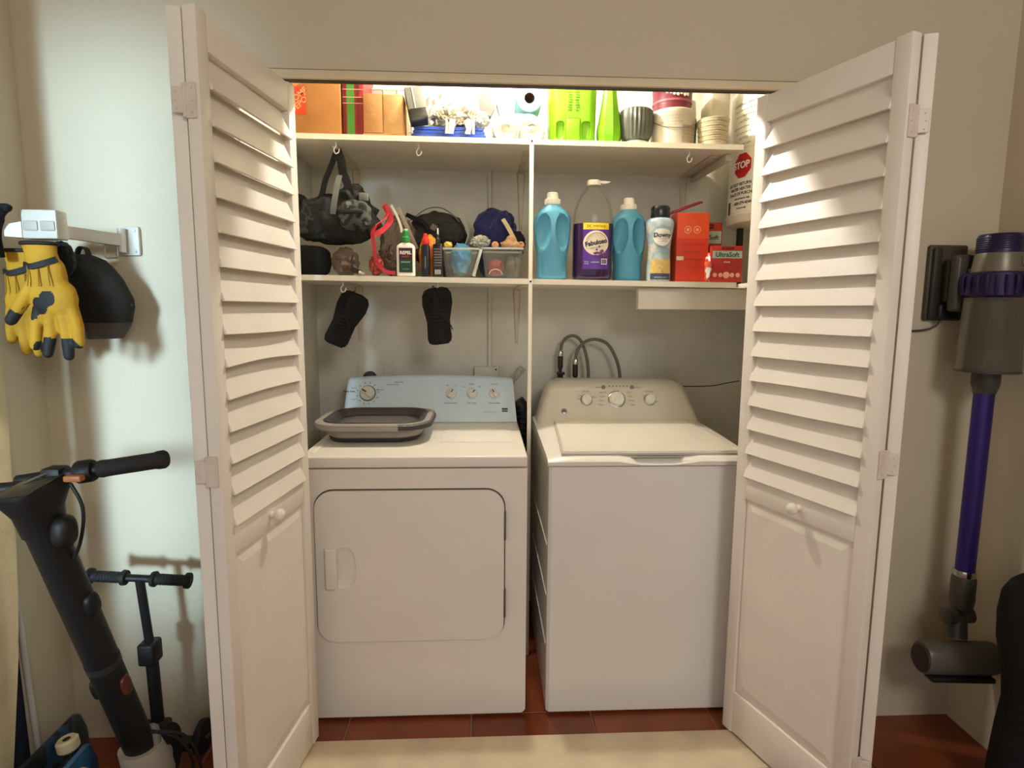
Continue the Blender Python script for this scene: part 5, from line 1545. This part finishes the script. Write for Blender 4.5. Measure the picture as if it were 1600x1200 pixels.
# ------------------------------------------------------------------ child's kick scooter
ks = thing('kick_scooter', "child's black kick scooter with ribbed grips standing behind the electric scooter", 'scooter', (-.985, -.115, 0), rz=.0)
tilt = Matrix.Rotation(-.04, 4, 'Y')
MB().cyl((.0, -.02, .12), (.0, -.03, .40), .0175, n=18).build('lower_pole', SCB, ks)
MB().cyl((.0, -.03, .385), (-.014, -.035, .618), .0125, n=16).build('upper_pole', mat('pole_satin', C(26, 26, 28), .3, var=.05), ks)
MB().box(-.026, .022, -.058, -.004, .352, .420, .008, 3).build('clamp', SCB, ks)
MB().cyl((-.160, -.035, .626), (.132, -.035, .606), .011, n=14).build('crossbar', SCB, ks)
for s_, xa, xb in ((-1, -.158, -.050), (1, .130, .022)):
    za, zb_ = .626 - (xa + .16) * .068, .626 - (xb + .16) * .068
    g = MB()
    a, b_ = Vector((xb, -.035, zb_)), Vector((xa, -.035, za))
    ax = (b_ - a)
    L = ax.length
    prof = [(.021, 0), (.022, .004), (.0225, .010), (.016, .013)]
    k = .018
    while k < L - .022:
        prof += [(.0165, k), (.0150, k + .004)]
        k += .008
    prof += [(.016, L - .016), (.0225, L - .012), (.0225, L - .002), (.018, L), (.002, L + .001)]
    g.lathe(prof, 22, center=a, axis=ax.normalized()).build('grip', mat('grip_black', C(22, 20, 20), .7, var=.1), ks)
MB().box(-.085, .085, -.02, .02, .045, .075, .008).build('front_axle', SCB, ks)
MB().box(-.022, .022, -.035, .02, .06, .14, .008).build('headset', SCB, ks)
for sx in (-.075, .098):
    w_ = MB().lathe([(.014, -.012), (.040, -.015), (.050, -.010), (.052, 0), (.050, .010), (.040, .015), (.014, .012)], 28, center=(sx, .04, .0525), axis=(1, 0, 0)).build('wheel', mat('wheel_black', C(20, 20, 20), .6, var=.1), ks)
    MB().cyl((sx - .018, .04, .0525), (sx + .018, .04, .0525), .010, n=12).build('axle_cap', STEEL, w_)
MB().box(-.045, .022, -.21, -.02, .050, .066, .006, mtx=Matrix.Rotation(-.03, 4, 'Z')).build('deck', SCB, ks)

# ------------------------------------------------------------------ skateboards on their sides along the left wall
def skateboard(loc, lean, dm, wm, label, rz):
    t = thing('skateboard', label, 'skateboard', loc, rot=(0, lean, rz), group='skateboards stacked on their sides')
    # local: length along Y, width along Z (standing on its long edge), underside faces +X
    rings = []
    N = 22
    for i in range(N + 1):
        y = .39 - .78 * i / N
        e_ = max(0, (abs(y) - .27) / .12)
        hw_ = .100 * math.sqrt(max(.02, 1 - e_ ** 2.4)) if e_ < 1 else .012
        kick = -.045 * e_ ** 1.6
        rings.append([(kick, y, .102 - hw_), (kick + .011, y, .102 - hw_ + .004), (kick + .011, y, .102 + hw_ - .004), (kick, y, .102 + hw_)])
    MB().loft(rings).build('deck', dm, t, smooth=30)
    for y in (.215, -.215):
        tr = MB().box(.0112, .040, y - .022, y + .022, .080, .124, .006).build('truck', STEEL, t)
        MB().cyl((.045, y, .020), (.045, y, .184), .007, n=12).build('axle', STEEL, tr)
        for z in (.030, .174):
            w_ = MB().lathe([(.010, -.016), (.022, -.018), (.0275, -.012), (.0275, .012), (.022, .018), (.010, .016)], 24, center=(.045, y, z), axis=(0, 0, 1)).build('wheel', wm, t)
            MB().lathe([(.010, -.0165), (.010, .0165)], 12, center=(.045, y, z), axis=(0, 0, 1)).build('bearing', BLACK, w_)
    return t
skateboard((-1.185, -.47, 0), -.15, ramp_mat('deck_graphic_dark', [(0, C(28, 30, 36)), (.5, C(40, 62, 86)), (.6, C(30, 28, 28)), (.7, C(96, 120, 120))], 8, .4, .05), mat('wheel_cream', C(220, 206, 166), .5, var=.05), 'dark skateboard with cream wheels nearest the left wall', 0)
skateboard((-1.075, -.60, 0), -.12, ramp_mat('deck_graphic_blue', [(0, C(36, 78, 118)), (.5, C(52, 106, 148)), (.62, C(30, 48, 70)), (.72, C(176, 150, 110))], 7, .4, .05), mat('wheel_tan', C(206, 160, 116), .5, var=.08), 'blue skateboard with tan wheels beside the scooter stem', 0)

# folded navy chair with a white tube
fc = thing('folded_chair', 'folded navy fabric chair with a white tube leaning at the left wall', 'chair', (-1.306, -.22, 0))
MB().tube([(.006, .046, .012), (.004, .032, .14), (.002, .012, .68), (.0, .005, .95), (0, -.015, .985), (0, -.06, .99), (0, -.10, .985)], .0085, 12, 5).build('frame_tube', mat('tube_white', C(206, 200, 190), .4, var=.05), fc)
NV2 = mat('chair_navy', C(24, 30, 48), .85, var=.3, vscale=20, bump=.3)
for i in range(3):
    MB().loft([[(-.010 + i * .006, .012 - i * .020, .02), (-.006 + i * .006, .018 - i * .020, .02), (-.006 + i * .006, -.10, .02), (-.010 + i * .006, -.10, .02)], [(-.010 + i * .006, .000 - i * .01, .88 - i * .1), (-.006 + i * .006, .004 - i * .01, .88 - i * .1), (-.006 + i * .006, -.10, .88 - i * .1), (-.010 + i * .006, -.10, .88 - i * .1)]]).build('fabric_panel', NV2, fc)
# beige padded panel at the picture edge
edge = [(.005, -.355), (.17, -.322), (.45, -.270), (.60, -.252), (.74, -.240), (.95, -.230), (1.10, -.222), (1.25, -.222), (1.30, -.25), (1.32, -.30)]
m = MB()
out = [(y, z) for z, y in edge] + [(-.50, 1.32), (-.50, .01)]
m.poly(out, -1.286, -1.262, plane='YZ')
m.build('beige_panel', mat('beige_pad', C(214, 196, 158), .85, var=.06, vscale=12, bump=.3, bscale=60), smooth=20, label='beige padded panel leaning upright at the left picture edge', cat='panel')

# ================================================================== RIGHT SIDE: CORDLESS VACUUM
VG = mat('vacuum_grey', C(64, 60, 52), .42, var=.1)
VGL = mat('vacuum_silver', C(118, 110, 94), .35, metal=.3, var=.06)
VP = mat('vacuum_purple', C(50, 34, 104), .32, metal=.35, var=.06)
VPD = mat('vacuum_dark_purple', C(40, 32, 72), .32, metal=.3, var=.08)
dk_ = thing('vacuum_dock', 'dark grey wall charging dock for the cordless vacuum', 'dock', (1.455, 0, 1.372))
MB().box(-.062, .062, -.016, -.0004, 0, .235, .006).build('back_plate', mat('dock_grey', C(72, 64, 52), .5, var=.1), dk_)
MB().box(-.055, -.030, -.030, -.0162, .005, .225, .005).build('left_rail', mat('dock_dark', C(48, 44, 38), .5, var=.1), dk_)
MB().box(-.020, .016, -.046, -.0162, .055, .190, .008).build('cradle', VG, dk_)
MB().box(-.010, .010, -.0485, -.0465, .085, .180, .002).build('contact_strip', VGL, dk_)
MB().box(-.035, .03, -.045, -.0162, .004, .050, .006).build('cable_tray', BLACK, dk_)
MB().tube([(-.015, -.025, .004), (-.030, -.025, -.018), (-.060, -.015, -.030), (-.098, -.006, -.034)], .003, 8, 5).build('cord', BLACK, dk_)
vx, vy = 1.507, -.140
vc = thing('cordless_vacuum', 'purple and grey cordless stick vacuum hanging in its dock', 'vacuum', (vx, vy, 0))
MB().lathe([(.030, 1.626), (.052, 1.624), (.056, 1.618), (.0565, 1.570)], 36).build('filter_cap', VPD, vc)
m = MB()
for i in range(6):
    m.lathe([(.0567, 1.580 + i * .006), (.0575, 1.582 + i * .006), (.0567, 1.584 + i * .006)], 36, cap0=False, cap1=False)
m.build('filter_slots', mat('slot_dark', C(28, 20, 54), .5, var=0), vc)
MB().lathe([(.057, 1.5695), (.058, 1.566), (.064, 1.520), (.064, 1.516)], 36).build('motor_body', VGL, vc)
MB().box(-.012, .012, -.008, .008, -.012, .012, .004, mtx=Matrix.Translation((.030, -.060, 1.545)) @ Matrix.Rotation(.5, 4, 'Z')).build('power_button', mat('button_tan', C(150, 130, 100), .4, var=.1), vc)
cy = MB().lathe([(.072, 1.515), (.080, 1.511), (.081, 1.448), (.074, 1.442)], 40).build('cyclone_ring', VPD, vc)
m = MB()
for i in range(22):
    a = 2 * PI * i / 22
    m.tube([(.0815 * math.cos(a), .0815 * math.sin(a), 1.505), (.083 * math.cos(a), .083 * math.sin(a), 1.48), (.078 * math.cos(a), .078 * math.sin(a), 1.450)], .006, 6, 3)
m.build('cyclone_fins', VPD, cy)
MB().loft([[(.01, .050, 1.525), (.01, .070, 1.525), (.01, .070, 1.560), (.01, .050, 1.560)], [(-.050, .055, 1.535), (-.050, .080, 1.535), (-.050, .080, 1.572), (-.050, .055, 1.572)]]).build('handle_joint', VG, vc)
MB().box(-.085, -.045, .045, .080, 1.40, 1.57, .010, 3).build('handle', VG, vc)
bn = MB().lathe([(.073, 1.4415), (.074, 1.43), (.080, 1.235), (.081, 1.228), (.0785, 1.228), (.0715, 1.43)], 40, cap0=False, cap1=False).build('dust_bin', mat('bin_clear', C(132, 122, 104), .12, var=0, trans=.5, alpha=.62, ior=1.25), vc)
MB().lathe([(.040, 1.44), (.042, 1.40), (.040, 1.31), (.030, 1.29), (.002, 1.289)], 28).build('shroud', mat('shroud_grey', C(84, 86, 78), .5, metal=.3, var=.2, vscale=120), bn)
MB().lathe([(.082, 1.2275), (.082, 1.222), (.002, 1.221)], 40).build('bin_base', VG, bn)
MB().blob((.028, -.02, 1.238), (.035, .03, .014), amp=.35, sub=3, seed=141).build('dust', mat('dust_grey', C(122, 114, 100), .95, var=.4, vscale=60, bump=.6), bn)
MB().lathe([(.036, 1.2205), (.036, 1.185), (.030, 1.165), (.029, 1.158)], 24).build('wand_collar', VG, vc)
MB().lathe([(.0265, 1.1575), (.0265, .60)], 24).build('wand', VP, vc)
MB().lathe([(.030, .5995), (.031, .595), (.031, .585), (.030, .58)], 24).build('collar_band', CHROME, vc)
MB().lathe([(.030, .5795), (.033, .57), (.034, .50), (.030, .475)], 24).build('lower_collar', VG, vc)
MB().lathe([(.012, -.045), (.026, -.040), (.026, -.012), (.018, -.008), (.018, .008), (.026, .012), (.026, .040), (.012, .045)], 22, center=(-.012, -.005, .450), axis=(1, 0, .05)).build('swivel', VG, vc)
MB().cyl((-.010, -.005, .450), (-.020, -.018, .385), .024, .028, n=20).build('neck', VG, vc)
hdm = Matrix.Translation((-.032, -.045, .332)) @ Matrix.Rotation(.05, 4, 'Y')
HG = mat('head_grey', C(92, 86, 76), .35, var=.12)
hd2 = MB()
rings = []
for xx, k in ((-.120, .9), (-.112, 1), (.095, 1), (.112, .94), (.120, .8)):
    rings.append([(xx, .045 * k * math.cos(a), .052 * k * math.sin(a)) for a in [2 * PI * i / 26 for i in range(26)]])
hd2 = hd2.loft(rings).xform(hdm).build('floor_head', HG, vc, smooth=40)
MB().lathe([(.040, 0), (.038, .003), (.030, .004), (.002, .004)], 24, axis=(-1, 0, 0)).xform(hdm @ Matrix.Translation((-.1205, 0, -.004))).build('end_cap', mat('end_cap_brown', C(58, 40, 32), .5, var=.1), hd2)
MB().box(-.105, .100, -.040, .0, -.062, -.045, .006, mtx=hdm).build('sole_plate', BLACK, hd2)
# black bag standing at the right picture edge
bb = thing('black_bag', 'tall black fabric bag standing at the right picture edge', 'bag', (1.512, -.41, 0))
rings = []
for z, x0, hy in ((.002, -.082, .09), (.03, -.092, .10), (.12, -.088, .10), (.24, -.080, .095), (.33, -.070, .09), (.42, -.082, .09), (.52, -.108, .095), (.60, -.118, .09), (.66, -.117, .08), (.685, -.105, .07), (.70, -.06, .05)):
    hx = (.105 - x0) / 2
    cx = (.105 + x0) / 2
    rings.append([(cx + hx * math.cos(2 * PI * i / 28), hy * math.sin(2 * PI * i / 28), z + .02 * math.cos(2 * PI * i / 28) * (z / .7)) for i in range(28)])
MB().loft(rings).build('body', BLACKCLOTH, bb, smooth=60)
MB().ribbon([(-.05, -.03, .69), (-.03, -.02, .76), (.03, -.01, .78), (.07, 0, .72)], .030, .005, (0, 1, 0)).build('handle', BLACKCLOTH, bb)
